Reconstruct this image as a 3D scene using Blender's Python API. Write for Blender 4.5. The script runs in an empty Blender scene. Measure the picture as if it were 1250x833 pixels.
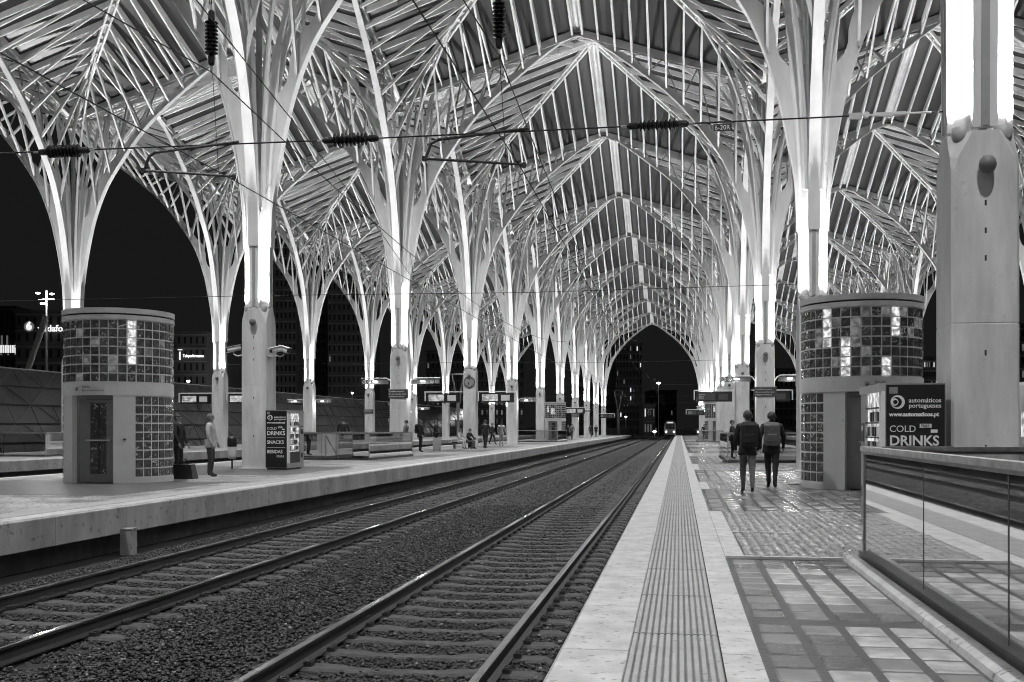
import bpy, bmesh, math, random
import numpy as np
from mathutils import Vector, Matrix
random.seed(7); rng = np.random.default_rng(7)
R = math.radians
SC = bpy.context.scene
COL = SC.collection

# ------------------------------------------------------------------ camera, world, exposure
CAMZ = 1.28
cam = bpy.data.cameras.new('camera'); cam_o = bpy.data.objects.new('camera', cam); COL.objects.link(cam_o)
cam.sensor_width = 36.0; cam.lens = 1270 / 1250 * 36.0
cam.shift_y = 106.5 / 1250; cam.clip_start = 0.05; cam.clip_end = 3000
cam_o.location = (0, 0, CAMZ); cam_o.rotation_euler = (R(90), 0, R(9.125))
SC.camera = cam_o
w = bpy.data.worlds.new('World'); SC.world = w; w.use_nodes = True
w.node_tree.nodes['Background'].inputs[0].default_value = (1, 1, 1, 1)
w.node_tree.nodes['Background'].inputs[1].default_value = 0.0078          # city night sky
SC.view_settings.view_transform = 'Standard'; SC.view_settings.look = 'None'
SC.view_settings.gamma = 1; SC.view_settings.exposure = 0.2
SC.view_settings.use_curve_mapping = False
SC.cycles.use_denoising = True; SC.cycles.filter_width = 1.0
SC.cycles.max_bounces = 6; SC.cycles.diffuse_bounces = 4; SC.cycles.glossy_bounces = 3
SC.cycles.transmission_bounces = 4; SC.cycles.transparent_max_bounces = 12
SC.cycles.sample_clamp_indirect = 8.0
SC.cycles.caustics_reflective = False; SC.cycles.caustics_refractive = False

UP_POWER = 3700.0        # each recessed uplight on a column head
SIGN_POWER = 45.0
DOWN_POWER = 9000.0      # luminaires at the crowns of the arches above the platforms

# ------------------------------------------------------------------ materials
MATS = {}
def mat(name, col, rough=0.6, metal=0.0, noise=None, nscale=8.0, bump=0.0, bscale=30.0, emit=0.0, trans=0.0, spec=0.5, detail=4.0, stretch=None, spots=None):
    m = bpy.data.materials.new(name); m.use_nodes = True
    nt = m.node_tree; b = nt.nodes['Principled BSDF']
    b.inputs['Base Color'].default_value = (col, col, col, 1)
    b.inputs['Roughness'].default_value = rough; b.inputs['Metallic'].default_value = metal
    b.inputs['Specular IOR Level'].default_value = spec
    if trans: b.inputs['Transmission Weight'].default_value = trans
    if emit:
        b.inputs['Emission Color'].default_value = (1, 1, 1, 1); b.inputs['Emission Strength'].default_value = emit
    if noise or bump or spots:
        tc = nt.nodes.new('ShaderNodeTexCoord')
        geo = nt.nodes.new('ShaderNodeNewGeometry')
        mp = nt.nodes.new('ShaderNodeMapping'); nt.links.new(geo.outputs['Position'], mp.inputs['Vector'])
        if stretch: mp.inputs['Scale'].default_value = stretch
    last = None
    if noise:
        n = nt.nodes.new('ShaderNodeTexNoise'); n.inputs['Scale'].default_value = nscale; n.inputs['Detail'].default_value = detail
        n.inputs['Roughness'].default_value = 0.65
        nt.links.new(mp.outputs[0], n.inputs['Vector'])
        mr = nt.nodes.new('ShaderNodeMapRange'); mr.inputs[1].default_value = 0.3; mr.inputs[2].default_value = 0.7
        mr.inputs[3].default_value = col * (1 - noise); mr.inputs[4].default_value = col * (1 + noise)
        nt.links.new(n.outputs['Fac'], mr.inputs[0]); last = mr.outputs[0]
    if spots:                                   # small dark stains / worn marks: (scale, threshold, darkness)
        v = nt.nodes.new('ShaderNodeTexNoise'); v.inputs['Scale'].default_value = spots[0]; v.inputs['Detail'].default_value = 2
        nt.links.new(geo.outputs['Position'], v.inputs['Vector'])
        m2 = nt.nodes.new('ShaderNodeMapRange'); m2.inputs[1].default_value = spots[1]; m2.inputs[2].default_value = spots[1] + 0.05
        m2.inputs[3].default_value = 1.0; m2.inputs[4].default_value = spots[2]
        nt.links.new(v.outputs['Fac'], m2.inputs[0])
        mu = nt.nodes.new('ShaderNodeMath'); mu.operation = 'MULTIPLY'
        if last: nt.links.new(last, mu.inputs[0])
        else: mu.inputs[0].default_value = col
        nt.links.new(m2.outputs[0], mu.inputs[1]); last = mu.outputs[0]
    if last:
        c = nt.nodes.new('ShaderNodeCombineColor')
        for i in range(3): nt.links.new(last, c.inputs[i])
        nt.links.new(c.outputs[0], b.inputs['Base Color'])
    if bump:
        n2 = nt.nodes.new('ShaderNodeTexNoise'); n2.inputs['Scale'].default_value = bscale; n2.inputs['Detail'].default_value = 5
        nt.links.new(geo.outputs['Position'], n2.inputs['Vector'])
        bp = nt.nodes.new('ShaderNodeBump'); bp.inputs['Strength'].default_value = bump; bp.inputs['Distance'].default_value = 0.02
        nt.links.new(n2.outputs['Fac'], bp.inputs['Height']); nt.links.new(bp.outputs[0], b.inputs['Normal'])
    MATS[name] = m
    return m

steel = mat('white_steel', 0.74, 0.42, noise=0.16, nscale=1.3, stretch=(1, 1, .25))
shell_line = mat('shell_line', .10, .4); shell_dark = mat('shell_joint', .008, .5)
knob_m = mat('knob_grey', 0.14, 0.5)
steel_grey = mat('grey_steel', 0.36, 0.45, noise=0.12, nscale=3)
concrete = mat('shaft_concrete', 0.62, 0.7, noise=0.22, nscale=2.2, bump=0.15, bscale=40, stretch=(1, 1, .22), spots=(7.0, 0.70, 0.85))
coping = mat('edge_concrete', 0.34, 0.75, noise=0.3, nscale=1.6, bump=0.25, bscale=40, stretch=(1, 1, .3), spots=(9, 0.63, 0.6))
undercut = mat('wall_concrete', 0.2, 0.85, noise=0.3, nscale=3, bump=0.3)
roofglass = mat('fritted_glass', 0.06, 0.4, noise=0.18, nscale=0.5)
lampglass = mat('lamp_lens', 0.9, 0.4, emit=14)
dark = mat('dark_metal', 0.035, 0.5)
black = mat('black_paint', 0.015, 0.35)
ballast_m = mat('ballast_bed', 0.009, 0.9, noise=0.6, nscale=18, bump=0.9, bscale=24)
stone_m = mat('ballast_stone', 0.017, 0.62, noise=0.95, nscale=16, detail=1, spots=None)
soil = mat('ground_earth', 0.03, 0.9, noise=0.3, nscale=1)
sleeper_m = mat('sleeper_concrete', 0.05, 0.85, noise=0.45, nscale=9, bump=0.2, spots=(7, .6, .6))
rail_side = mat('rail_side', 0.03, 0.6, noise=0.3, nscale=20)
rail_top = mat('rail_top', 0.6, 0.16, metal=1.0, noise=0.15, nscale=6)
white_stone = mat('pale_stone', 0.43, 0.42, noise=0.26, nscale=3.5, bump=0.1, bscale=60, spots=(15, 0.615, 0.5))
tactile_m = mat('tactile_stone', 0.29, 0.6, noise=0.15, nscale=5, bump=0.1, spots=(12, .68, .6))
grime = mat('grime_stone', 0.09, 0.4, noise=0.35, nscale=6, bump=0.15)
cobble_m = mat('cobble_stone', 0.20, 0.32, noise=0.45, nscale=5.0, bump=0.3, bscale=40, detail=2)
joint_m = mat('joint', 0.035, 0.8)
frame_floor = mat('floor_frame', 0.045, 0.35, noise=0.35, nscale=7, bump=0.2)
floorglass = mat('floor_glass', 0.09, 0.24, noise=0.55, nscale=4.0, bump=0.15, bscale=18)
white_paint = mat('white_panel', 0.76, 0.45, noise=0.06, nscale=2.0, spots=(10, .72, .75))
grey_paint = mat('door_paint', 0.26, 0.4, noise=0.1, nscale=5)
def blockmat(name, lo, hi, t0, t1, scale):  # noise in the base colour imitates refracted glints in the glass
    m = mat(name, lo, .07, bump=.6, bscale=11, spec=1.0); nt = m.node_tree; b = nt.nodes['Principled BSDF']
    g = nt.nodes.new('ShaderNodeNewGeometry'); n = nt.nodes.new('ShaderNodeTexNoise'); n.inputs['Scale'].default_value = scale; n.inputs['Detail'].default_value = 3; n.inputs['Distortion'].default_value = 1.5
    nt.links.new(g.outputs['Position'], n.inputs['Vector'])
    r = nt.nodes.new('ShaderNodeMapRange'); r.inputs[1].default_value = t0; r.inputs[2].default_value = t1; r.inputs[3].default_value = lo; r.inputs[4].default_value = hi
    nt.links.new(n.outputs['Fac'], r.inputs[0]); c = nt.nodes.new('ShaderNodeCombineColor')
    for i in range(3): nt.links.new(r.outputs[0], c.inputs[i])
    nt.links.new(c.outputs[0], b.inputs['Base Color']); return m
block_a = blockmat('glass_block', .07, .18, .45, .7, 6)
block_b = blockmat('glass_block_glints', .08, .75, .57, .68, 8)
block_c = blockmat('glass_block_fine_glints', .09, .75, .55, .67, 12)
grout = mat('block_grout', 0.78, 0.6)
porcelain = mat('insulator_glaze', 0.02, 0.25)
wire_m = mat('wire', 0.012, 0.6)
letter_w = mat('white_lettering', 0.8, 0.5)
letter_lit = mat('lit_lettering', 0.8, 0.5, emit=0.9)
letter_dark = mat('dark_lettering', 0.02, 0.5)
plate_m = mat('grey_sign', 0.07, 0.4)
shell_m = mat('station_shell_panel', 0.045, 0.3, noise=0.5, nscale=0.5, bump=0.2, bscale=1.5)
tower_m = mat('tower_cladding', 0.16, 0.6, noise=0.2, nscale=.3)
facade_m = mat('dark_facade', 0.07, 0.6, noise=0.3, nscale=.2)
skin = mat('skin', 0.3, 0.55); hair_m = mat('hair', 0.02, 0.6); shoe_m = mat('shoes', 0.02, 0.5)
cl_dark = mat('dark_cloth', 0.018, 0.85, noise=.3, nscale=15); cl_mid = mat('grey_cloth', 0.12, 0.85, noise=.3, nscale=15)
cl_pale = mat('pale_cloth', 0.5, 0.85, noise=.12, nscale=15); cl_jean = mat('denim', 0.05, 0.85, noise=.3, nscale=15)
case_w = mat('white_case', 0.62, 0.4)
train_m = mat('train_paint', 0.3, 0.35, noise=.1, nscale=1); train_d = mat('train_glass', 0.02, 0.15)
def emis(name, s):
    m = bpy.data.materials.new(name); m.use_nodes = True; nt = m.node_tree
    b = nt.nodes['Principled BSDF']; b.inputs['Base Color'].default_value = (.5, .5, .5, 1)
    b.inputs['Emission Color'].default_value = (1, 1, 1, 1); b.inputs['Emission Strength'].default_value = s
    return m
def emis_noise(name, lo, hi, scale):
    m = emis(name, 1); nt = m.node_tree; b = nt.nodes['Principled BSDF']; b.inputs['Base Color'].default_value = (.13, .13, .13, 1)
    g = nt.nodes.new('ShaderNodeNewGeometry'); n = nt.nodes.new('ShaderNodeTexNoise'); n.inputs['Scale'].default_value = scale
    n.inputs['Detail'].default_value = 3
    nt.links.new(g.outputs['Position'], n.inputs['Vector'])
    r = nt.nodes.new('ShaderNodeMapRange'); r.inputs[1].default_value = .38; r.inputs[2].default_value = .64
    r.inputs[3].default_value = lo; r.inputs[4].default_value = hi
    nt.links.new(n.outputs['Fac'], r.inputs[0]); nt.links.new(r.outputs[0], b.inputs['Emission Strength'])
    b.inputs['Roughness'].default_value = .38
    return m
lit_block = emis_noise('lit_glass_block', .15, .95, 11); dim_block = emis_noise('dim_lit_glass_block', .02, .16, 10)
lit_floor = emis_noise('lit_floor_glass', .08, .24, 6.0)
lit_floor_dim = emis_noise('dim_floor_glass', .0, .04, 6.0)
lit_screen = emis_noise('lit_screen', .15, .55, 5)
lit_machine = emis_noise('lit_machine_front', .08, .85, 9)
lit_window = emis('lit_window', .75); lit_dim = emis('dim_lit_window', .08); lit_train = emis_noise('lit_train_window', .1, 1.1, 2)
lamp_hot = emis('floodlight', 12); clock_face = mat('clock_face', .32, .4)
def glassy(name, tint=.85):
    m = bpy.data.materials.new(name); m.use_nodes = True; nt = m.node_tree
    out = nt.nodes['Material Output']; nt.nodes.remove(nt.nodes['Principled BSDF'])
    t = nt.nodes.new('ShaderNodeBsdfTransparent'); t.inputs[0].default_value = (tint, tint, tint, 1)
    g = nt.nodes.new('ShaderNodeBsdfGlossy'); g.inputs['Roughness'].default_value = 0.03
    g.inputs['Color'].default_value = (.9, .9, .9, 1)
    f = nt.nodes.new('ShaderNodeFresnel'); f.inputs[0].default_value = 1.48
    mx = nt.nodes.new('ShaderNodeMixShader'); nt.links.new(f.outputs[0], mx.inputs[0])
    nt.links.new(t.outputs[0], mx.inputs[1]); nt.links.new(g.outputs[0], mx.inputs[2]); nt.links.new(mx.outputs[0], out.inputs[0])
    return m
pane_m = glassy('clear_pane', .80)

# ------------------------------------------------------------------ helpers
class MB:
    def __init__(s): s.v = []; s.f = []; s.m = []; s.mats = []
    def mi(s, m):
        if m not in s.mats: s.mats.append(m)
        return s.mats.index(m)
    def add(s, vs, fs, m):
        b = len(s.v); s.v += [tuple(p) for p in vs]; i = s.mi(m)
        for f in fs: s.f.append(tuple(b + k for k in f)); s.m.append(i)
    def box(s, x0, x1, y0, y1, z0, z1, m):
        s.add([(x0,y0,z0),(x1,y0,z0),(x1,y1,z0),(x0,y1,z0),(x0,y0,z1),(x1,y0,z1),(x1,y1,z1),(x0,y1,z1)],
              [(0,3,2,1),(4,5,6,7),(0,1,5,4),(1,2,6,5),(2,3,7,6),(3,0,4,7)], m)
    def hexa(s, q, m):   # 8 points bottom ring then top ring
        s.add(q, [(0,3,2,1),(4,5,6,7),(0,1,5,4),(1,2,6,5),(2,3,7,6),(3,0,4,7)], m)
    def bar(s, p0, p1, a, b, m, side=None):   # a: width along side, b: height
        p0 = Vector(p0); p1 = Vector(p1); d = (p1 - p0).normalized()
        if side is None:
            side = d.cross(Vector((0,0,1)))
            if side.length < 1e-3: side = Vector((1,0,0))
        side = Vector(side); side = (side - d * side.dot(d)).normalized(); up = side.cross(d).normalized()
        sa = side * a / 2; ub = up * b / 2
        s.hexa([p0-sa-ub, p0+sa-ub, p0+sa+ub, p0-sa+ub, p1-sa-ub, p1+sa-ub, p1+sa+ub, p1-sa+ub], m)
    def tube(s, pts, r, m, n=8, caps=True):
        pts = [Vector(p) for p in pts]; rs = r if hasattr(r, '__len__') else [r] * len(pts)
        base = len(s.v); i = s.mi(m); ref = None
        for k, p in enumerate(pts):
            d = (pts[min(k+1, len(pts)-1)] - pts[max(k-1, 0)]).normalized()
            u = d.cross(Vector((0,0,1)) if abs(d.z) < .95 else Vector((1,0,0))).normalized(); v = d.cross(u)
            for j in range(n):
                a = 2 * math.pi * j / n; q = p + (u * math.cos(a) + v * math.sin(a)) * rs[k]; s.v.append(tuple(q))
        for k in range(len(pts)-1):
            for j in range(n):
                a = base + k*n + j; b = base + k*n + (j+1) % n
                s.f.append((a, b, b+n, a+n)); s.m.append(i)
        if caps:
            s.f.append(tuple(base + j for j in range(n))[::-1]); s.m.append(i)
            e = base + (len(pts)-1)*n; s.f.append(tuple(e + j for j in range(n))); s.m.append(i)
    def lathe(s, prof, m, n=24, c=(0,0,0), a0=0, a1=2*math.pi):
        base = len(s.v); i = s.mi(m); full = abs(a1 - a0 - 2*math.pi) < 1e-6; nn = n if full else n + 1
        for (r, z) in prof:
            for j in range(nn):
                a = a0 + (a1 - a0) * j / n; s.v.append((c[0] + r*math.cos(a), c[1] + r*math.sin(a), c[2] + z))
        for k in range(len(prof)-1):
            for j in range(n):
                a = base + k*nn + j; b = base + k*nn + (j+1) % nn
                s.f.append((a, b, b+nn, a+nn)); s.m.append(i)
    def mesh(s, name, smooth=False):
        me = bpy.data.meshes.new(name); me.from_pydata(s.v, [], s.f)
        for m in s.mats: me.materials.append(m)
        me.polygons.foreach_set('material_index', s.m)
        if smooth: me.polygons.foreach_set('use_smooth', [True] * len(s.f))
        me.update(); return me
    def build(s, name, parent=None, smooth=False, loc=None):
        return link(name, s.mesh(name, smooth), parent, loc)
def link(name, me, parent=None, loc=None):
    o = bpy.data.objects.new(name, me); COL.objects.link(o); o.parent = parent
    if loc: o.location = loc
    return o
def thing(name, label, cat, loc=(0,0,0), rz=0, group=None):
    o = bpy.data.objects.new(name, None); COL.objects.link(o); o.location = loc; o.rotation_euler = (0,0,rz)
    return tag(o, label, cat, group)
def tag(o, label, cat, group=None, kind=None):
    o['label'] = label; o['category'] = cat
    if group: o['group'] = group
    if kind: o['kind'] = kind
    return o
def struct(o, kind='structure'):
    o['kind'] = kind; return o
def text(body, size, loc, rot, m, parent, name='lettering', align='LEFT', ext=0.004, bold=0.0, sx=1.0):
    cu = bpy.data.curves.new(name, 'FONT'); cu.body = body; cu.size = size; cu.extrude = ext; cu.align_x = align; cu.offset = bold
    cu.resolution_u = 3; tmp = bpy.data.objects.new('tmp_text', cu)
    me = bpy.data.meshes.new_from_object(tmp); bpy.data.objects.remove(tmp); bpy.data.curves.remove(cu)
    me.materials.clear(); me.materials.append(m)
    o = bpy.data.objects.new(name, me); COL.objects.link(o); o.parent = parent
    o.location = loc; o.rotation_euler = rot; o.scale = (sx, 1, 1)
    return o
def copy_tree(o, parent=None):
    c = o.copy(); COL.objects.link(c); c.parent = parent
    for ch in o.children: copy_tree(ch, c)
    return c
def lamp(loc, power, size=.05, spot=None, rot=(0,0,0), name='lamp_light', parent=None, blend=.6):
    l = bpy.data.lights.new(name, 'SPOT' if spot else 'POINT'); l.energy = power; l.shadow_soft_size = size
    if spot: l.spot_size = spot; l.spot_blend = blend
    o = bpy.data.objects.new(name, l); COL.objects.link(o); o.location = loc; o.rotation_euler = rot; o.parent = parent
    return o

XR = [-30.20, -13.18, 3.83, 20.84]; W = 17.0
YK = [14.36 + 17.0 * k for k in range(11)]
ORD = ['nearest', 'second', 'third', 'fourth', 'fifth', 'sixth', 'seventh', 'eighth', 'ninth', 'tenth', 'farthest']
EYE = Vector((0, 0, CAMZ))

# ------------------------------------------------------------------ ground, ballast, platforms
g = MB(); g.box(-900, 900, -60, 1500, -1.6, -1.05, soil); struct(g.build('ground'))
b = MB(); b.box(-45.5, 27.5, -30, 420, -1.04, -0.80, ballast_m); struct(b.build('ballast_bed'))
PLAT = [(-34.55, -26.05), (-17.33, -9.03), (-0.69, 8.35), (16.6, 25.1)]
PEND = 203.0
def hole_slab(mb, x0, x1, y0, y1, z0, z1, holes, m):
    xs = sorted({x0, x1} | {h[0] for h in holes} | {h[1] for h in holes}); ys = sorted({y0, y1} | {h[2] for h in holes} | {h[3] for h in holes})
    for i in range(len(xs)-1):
        for j in range(len(ys)-1):
            cx = (xs[i]+xs[i+1])/2; cy = (ys[j]+ys[j+1])/2
            if any(h[0] < cx < h[1] and h[2] < cy < h[3] for h in holes): continue
            mb.box(xs[i], xs[i+1], ys[j], ys[j+1], z0, z1, m)
HOLES = {2: [(1.88, 5.9, 1.0, 10.45), (1.88, 5.9, 40.0, 43.2)], 1: [(-14.9, -12.4, 40.35, 46.2)], 0: [], 3: []}
paving = mat('platform_paving', 0.30, 0.42, noise=0.5, nscale=.9, bump=0.5, bscale=14, spots=(1.1, .54, .6))
def add_setts(m, scale, dk):
    nt = m.node_tree; b = nt.nodes['Principled BSDF']; g = nt.nodes.new('ShaderNodeNewGeometry')
    v = nt.nodes.new('ShaderNodeTexVoronoi'); v.feature = 'DISTANCE_TO_EDGE'; v.inputs['Scale'].default_value = scale; nt.links.new(g.outputs['Position'], v.inputs['Vector'])
    r = nt.nodes.new('ShaderNodeMapRange'); r.inputs[1].default_value = .02; r.inputs[2].default_value = .12; r.inputs[3].default_value = dk; r.inputs[4].default_value = 1.1
    nt.links.new(v.outputs['Distance'], r.inputs[0]); src = b.inputs['Base Color'].links[0].from_socket
    mx = nt.nodes.new('ShaderNodeMix'); mx.data_type = 'RGBA'; mx.blend_type = 'MULTIPLY'; mx.inputs[0].default_value = 1
    nt.links.new(src, mx.inputs[6]); nt.links.new(r.outputs[0], mx.inputs[7]); nt.links.new(mx.outputs[2], b.inputs['Base Color'])
add_setts(paving, 8.5, .35)
for i, (x0, x1) in enumerate(PLAT):
    s = MB()
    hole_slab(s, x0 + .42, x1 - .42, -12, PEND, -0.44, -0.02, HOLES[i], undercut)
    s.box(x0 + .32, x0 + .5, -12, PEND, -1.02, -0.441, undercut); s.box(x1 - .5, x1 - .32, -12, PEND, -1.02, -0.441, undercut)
    s.box(x0 + .5, x1 - .5, PEND - .3, PEND, -1.02, -0.441, undercut)
    struct(s.build('platform_base'))
    # coping blocks with small gaps, rounded top arris
    cb = MB(); y = -12.0; L = 2.0
    while y < PEND:
        for (xa, xb, sg) in ((x0, x0 + .42, 1), (x1 - .42, x1, -1)):
            y0_, y1_ = y + .004, min(y + L, PEND) - .004
            xo = xa if sg > 0 else xb; xi = xb if sg > 0 else xa
            c = .022
            prof = [(xo, -.44), (xo, -c), (xo + sg*c, 0), (xi, 0), (xi, -.44)]
            vs = [(px, y0_, pz) for px, pz in prof] + [(px, y1_, pz) for px, pz in prof]
            fs = [(0,1,6,5),(1,2,7,6),(2,3,8,7),(3,4,9,8),(4,0,5,9),(0,4,3,2,1),(5,6,7,8,9)]
            cb.add(vs, fs, coping)
        y += L
    # the trodden top of the coping is pale worn stone
    struct(cb.build('platform_edge'))
    if i == 2: continue
    t = MB(); hole_slab(t, x0 + .42, x1 - .42, -12, PEND, -0.02, 0.0, HOLES[i], paving)
    for (xa, xb) in ((x0 + .43, x0 + .95), (x1 - .95, x1 - .43)):
        t.box(xa, xb, -12, PEND, 0.0, .004, tactile_m)
    for (xa, xb) in ((x0 + .02, x0 + .42), (x1 - .42, x1 - .02)):
        t.box(xa + .03, xb - .03, -12, PEND, 0.0, .004, white_stone)
    struct(t.build('platform_paving'))
# glass grids let into the left platform, seen as darker bands
GL = [(-3, 10.45), (16.3, 22.2), (25.1, 32.0), (37.8, 48.3), (54, 60), (66, 72), (80, 88), (95, 104), (112, 120), (130, 138), (147, 155), (165, 172), (182, 190)]
t = MB()
for (ya, yb) in GL:
    t.box(-16.2, -10.6, ya + 2, yb + 1.2, .001, .0035, grime) if not (ya == 37.8) else t.box(-12.1, -10.6, ya + 2, yb + 1.2, .001, .0035, grime)
struct(t.build('platform_band'))

# right platform (the one the camera stands on)
x0, x1 = PLAT[2]
e = MB(); y = -6.0
y = -12.0
while y < PEND:
    e.box(x0 + .025, -.29, y + .004, min(y + 1.5, PEND) - .004, 0.0, .004, white_stone); y += 1.5
e.box(x0 + .03, -.295, -12, PEND, -.01, .001, joint_m)
struct(e.build('platform_edge_strip'))
tb = MB(); y = -4.0
tb.box(-.285, .235, -12, PEND, -.02, 0.0, joint_m)
hx = .455
while y < PEND:                                     # tactile plates 1.06 m long, ribbed along the platform
    yy0, yy1 = y + .010, min(y + 1.50, PEND) - .010
    tb.box(-.283, .233, yy0, yy1, 0.0005, .004, grime)
    n = 13
    for k in range(n):
        xa = -.283 + .516 * (k + .22) / n; xb = -.283 + .516 * (k + .78) / n
        tb.add([(xa-.004,yy0,.004),(xb+.004,yy0,.004),(xb,yy0,.011),(xa,yy0,.011),(xa-.004,yy1,.004),(xb+.004,yy1,.004),(xb,yy1,.011),(xa,yy1,.011)],
               [(0,1,2,3),(3,2,6,7),(0,3,7,4),(1,5,6,2),(4,7,6,5)], tactile_m)
    y += 1.50
struct(tb.build('tactile_strip'))
ws = MB(); ws.box(.238, .452, -12, PEND, -.02, .001, joint_m); y = -12.0
while y < PEND:
    ws.box(.240, .450, y + .004, min(y + 1.5, PEND) - .004, .0012, .004, white_stone); y += 1.5
for (ya, yb) in zip([10.45, 22.2, 32.0, 48.3], [16.3, 25.1, 37.8, 54]):
    ws.box(.455, .64, ya, yb, -.0, .0045, white_stone)
struct(ws.build('pale_stone_strip'))
fl = MB(); hole_slab(fl, .452, x1 - .42, -12, PEND, -.02, 0.0, HOLES[2], frame_floor)
for (ya, yb) in GL:
    fl.box(.455, 1.55, ya - .0, ya + .06, .0, .0044, grime); fl.box(.455, 1.55, yb - .06, yb, .0, .0044, grime)
# white stone lines across the cobbles
fl.box(.64, 1.3, 12.9, 12.96, .0, .022, white_stone); fl.box(.46, 1.7, 10.46, 10.53, .0, .022, white_stone)
fl.box(.64, 7.5, 24.3, 24.4, .0, .022, white_stone); fl.box(.46, 7.5, 32.1, 32.2, .0, .022, white_stone)
fl.box(x1 - .95, x1 - .43, -12, PEND, 0.0, .004, tactile_m)
struct(fl.build('platform_floor'))
# glass lens cells
gc = MB(); px_, py_ = .275, .295
def cell(x, y, wx, wy, m):
    i = .012; z0, z1 = .0006, .0075
    gc.add([(x,y,z0),(x+wx,y,z0),(x+wx,y+wy,z0),(x,y+wy,z0),(x+i,y+i,z1),(x+wx-i,y+i,z1),(x+wx-i,y+wy-i,z1),(x+i,y+wy-i,z1)],
           [(4,5,6,7),(0,1,5,4),(1,2,6,5),(2,3,7,6),(3,0,4,7)], m)
for gi, (ya, yb) in enumerate(GL):
    if ya > 150: continue
    xe = 1.60 if (gi in (0, 3)) else 7.4
    nx = int((xe - .50) / px_); L_ = yb - ya
    panels = max(1, round(L_ / 3.1)) if gi else 4
    for pn in range(panels):
        p0 = ya + L_ * pn / panels + .10; p1 = ya + L_ * (pn + 1) / panels - .10
        ny = int((p1 - p0) / py_); step = (p1 - p0) / ny
        for ix in range(nx):
            for iy in range(ny):
                X = .50 + ix * px_; Y = p0 + iy * step
                if X > 1.4 and any(h[0]-.3 < X < h[1] and h[2]-.3 < Y < h[3]+.3 for h in HOLES[2]): continue
                lit = False; r = random.random()
                if gi == 0:
                    if pn == panels - 1: lit = ix >= 1 and .1 < iy / ny < .75
                    else: lit = ix >= 1 and (.35 < iy / ny < .97 if ix > 1 else .2 < iy/ny < .6)
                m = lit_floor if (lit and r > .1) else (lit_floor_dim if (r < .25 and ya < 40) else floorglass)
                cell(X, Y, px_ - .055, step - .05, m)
struct(gc.build('floor_glass_cells'))
# cobbles: real small setts, slightly irregular
def cobbles(xa, xb, ya, yb, sx, sy, drop=()):
    vs = []; fs = []; n = 0
    nx = int((xb - xa) / sx); ny = int((yb - ya) / sy)
    X, Y = np.meshgrid(np.arange(nx), np.arange(ny), indexing='ij')
    cx = xa + (X + .5) * sx + rng.normal(0, sx * .06, X.shape); cy = ya + (Y + .5 + .5 * (X % 2) * .6) * sy + rng.normal(0, sy * .09, X.shape)
    ok = np.ones(X.shape, bool)
    for h in drop: ok &= ~((cx > h[0] - .1) & (cx < h[1] + .1) & (cy > h[2] - .1) & (cy < h[3] + .1))
    cx = cx[ok]; cy = cy[ok]; N = len(cx)
    hw = sx * (.44 + rng.normal(0, .02, N)); hl = sy * (.43 + rng.normal(0, .025, N)); zt = .012 + rng.uniform(0, .007, N)
    tilt = rng.normal(0, .035, N); tilt2 = rng.normal(0, .035, N)
    P = np.zeros((N, 8, 3))
    for k, (a, b_) in enumerate([(-1,-1),(1,-1),(1,1),(-1,1)]):
        P[:, k, 0] = cx + a * hw; P[:, k, 1] = cy + b_ * hl; P[:, k, 2] = .0004
        P[:, k+4, 0] = cx + a * hw * .78; P[:, k+4, 1] = cy + b_ * hl * .8; P[:, k+4, 2] = zt + a * hw * tilt + b_ * hl * tilt2
    F = np.array([(4,5,6,7),(0,1,5,4),(1,2,6,5),(2,3,7,6),(3,0,4,7)])
    return P.reshape(-1, 3), (F[None] + 8 * np.arange(N)[:, None, None]).reshape(-1, 4)
def np_mesh(name, P, F, mats, smooth=False):
    me = bpy.data.meshes.new(name); me.vertices.add(len(P)); me.vertices.foreach_set('co', P.astype(np.float32).ravel())
    k = F.shape[1]; me.loops.add(F.size); me.loops.foreach_set('vertex_index', F.astype(np.int32).ravel())
    me.polygons.add(len(F)); me.polygons.foreach_set('loop_start', np.arange(0, F.size, k, dtype=np.int32))
    for m in mats: me.materials.append(m)
    me.update(calc_edges=True); me.validate()
    return me
for (ya, yb, sx, sy) in ((10.6, 16.25, .105, .115), (22.25, 25.05, .11, .14), (32.2, 37.7, .13, .2)):
    P, F = cobbles(.66, 7.5 if ya > 12 else 7.5, ya, yb, sx, sy, drop=HOLES[2] + [(3.2, 4.5, 13.7, 15.0), (2.5, 5.3, 22.0, 24.8), (3.2, 4.5, 30.7, 32.1)])
    struct(link('cobbles', np_mesh('cobbles', P, F, [cobble_m])))
cf = MB()
for (ya, yb) in ((48.3, 54), (60, 66), (72, 80), (88, 95), (104, 112), (120, 130), (138, 147), (155, 165)):
    cf.box(.66, 7.5, ya, yb, 0.0, .006, cobble_m)
struct(cf.build('distant_cobbles'))

# stairwell voids
def stairwell(x0, x1, y0, y1):
    v = MB(); d = -4.5
    m = undercut
    v.box(x0 - .02, x0, y0, y1, d, -.001, m); v.box(x1, x1 + .02, y0, y1, d, -.001, m)
    v.box(x0, x1, y0 - .02, y0, d, -.001, m); v.box(x0, x1, y1, y1 + .02, d, -.001, m)
    n = int((y1 - y0) / .3)
    for k in range(n):
        v.box(x0, x1, y1 - (k + 1) * .3, y1 - k * .3, d, -.17 * (k + 1) , grime)
    struct(v.build('stairwell'))
for h in HOLES[2] + HOLES[1]: stairwell(*h)
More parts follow.
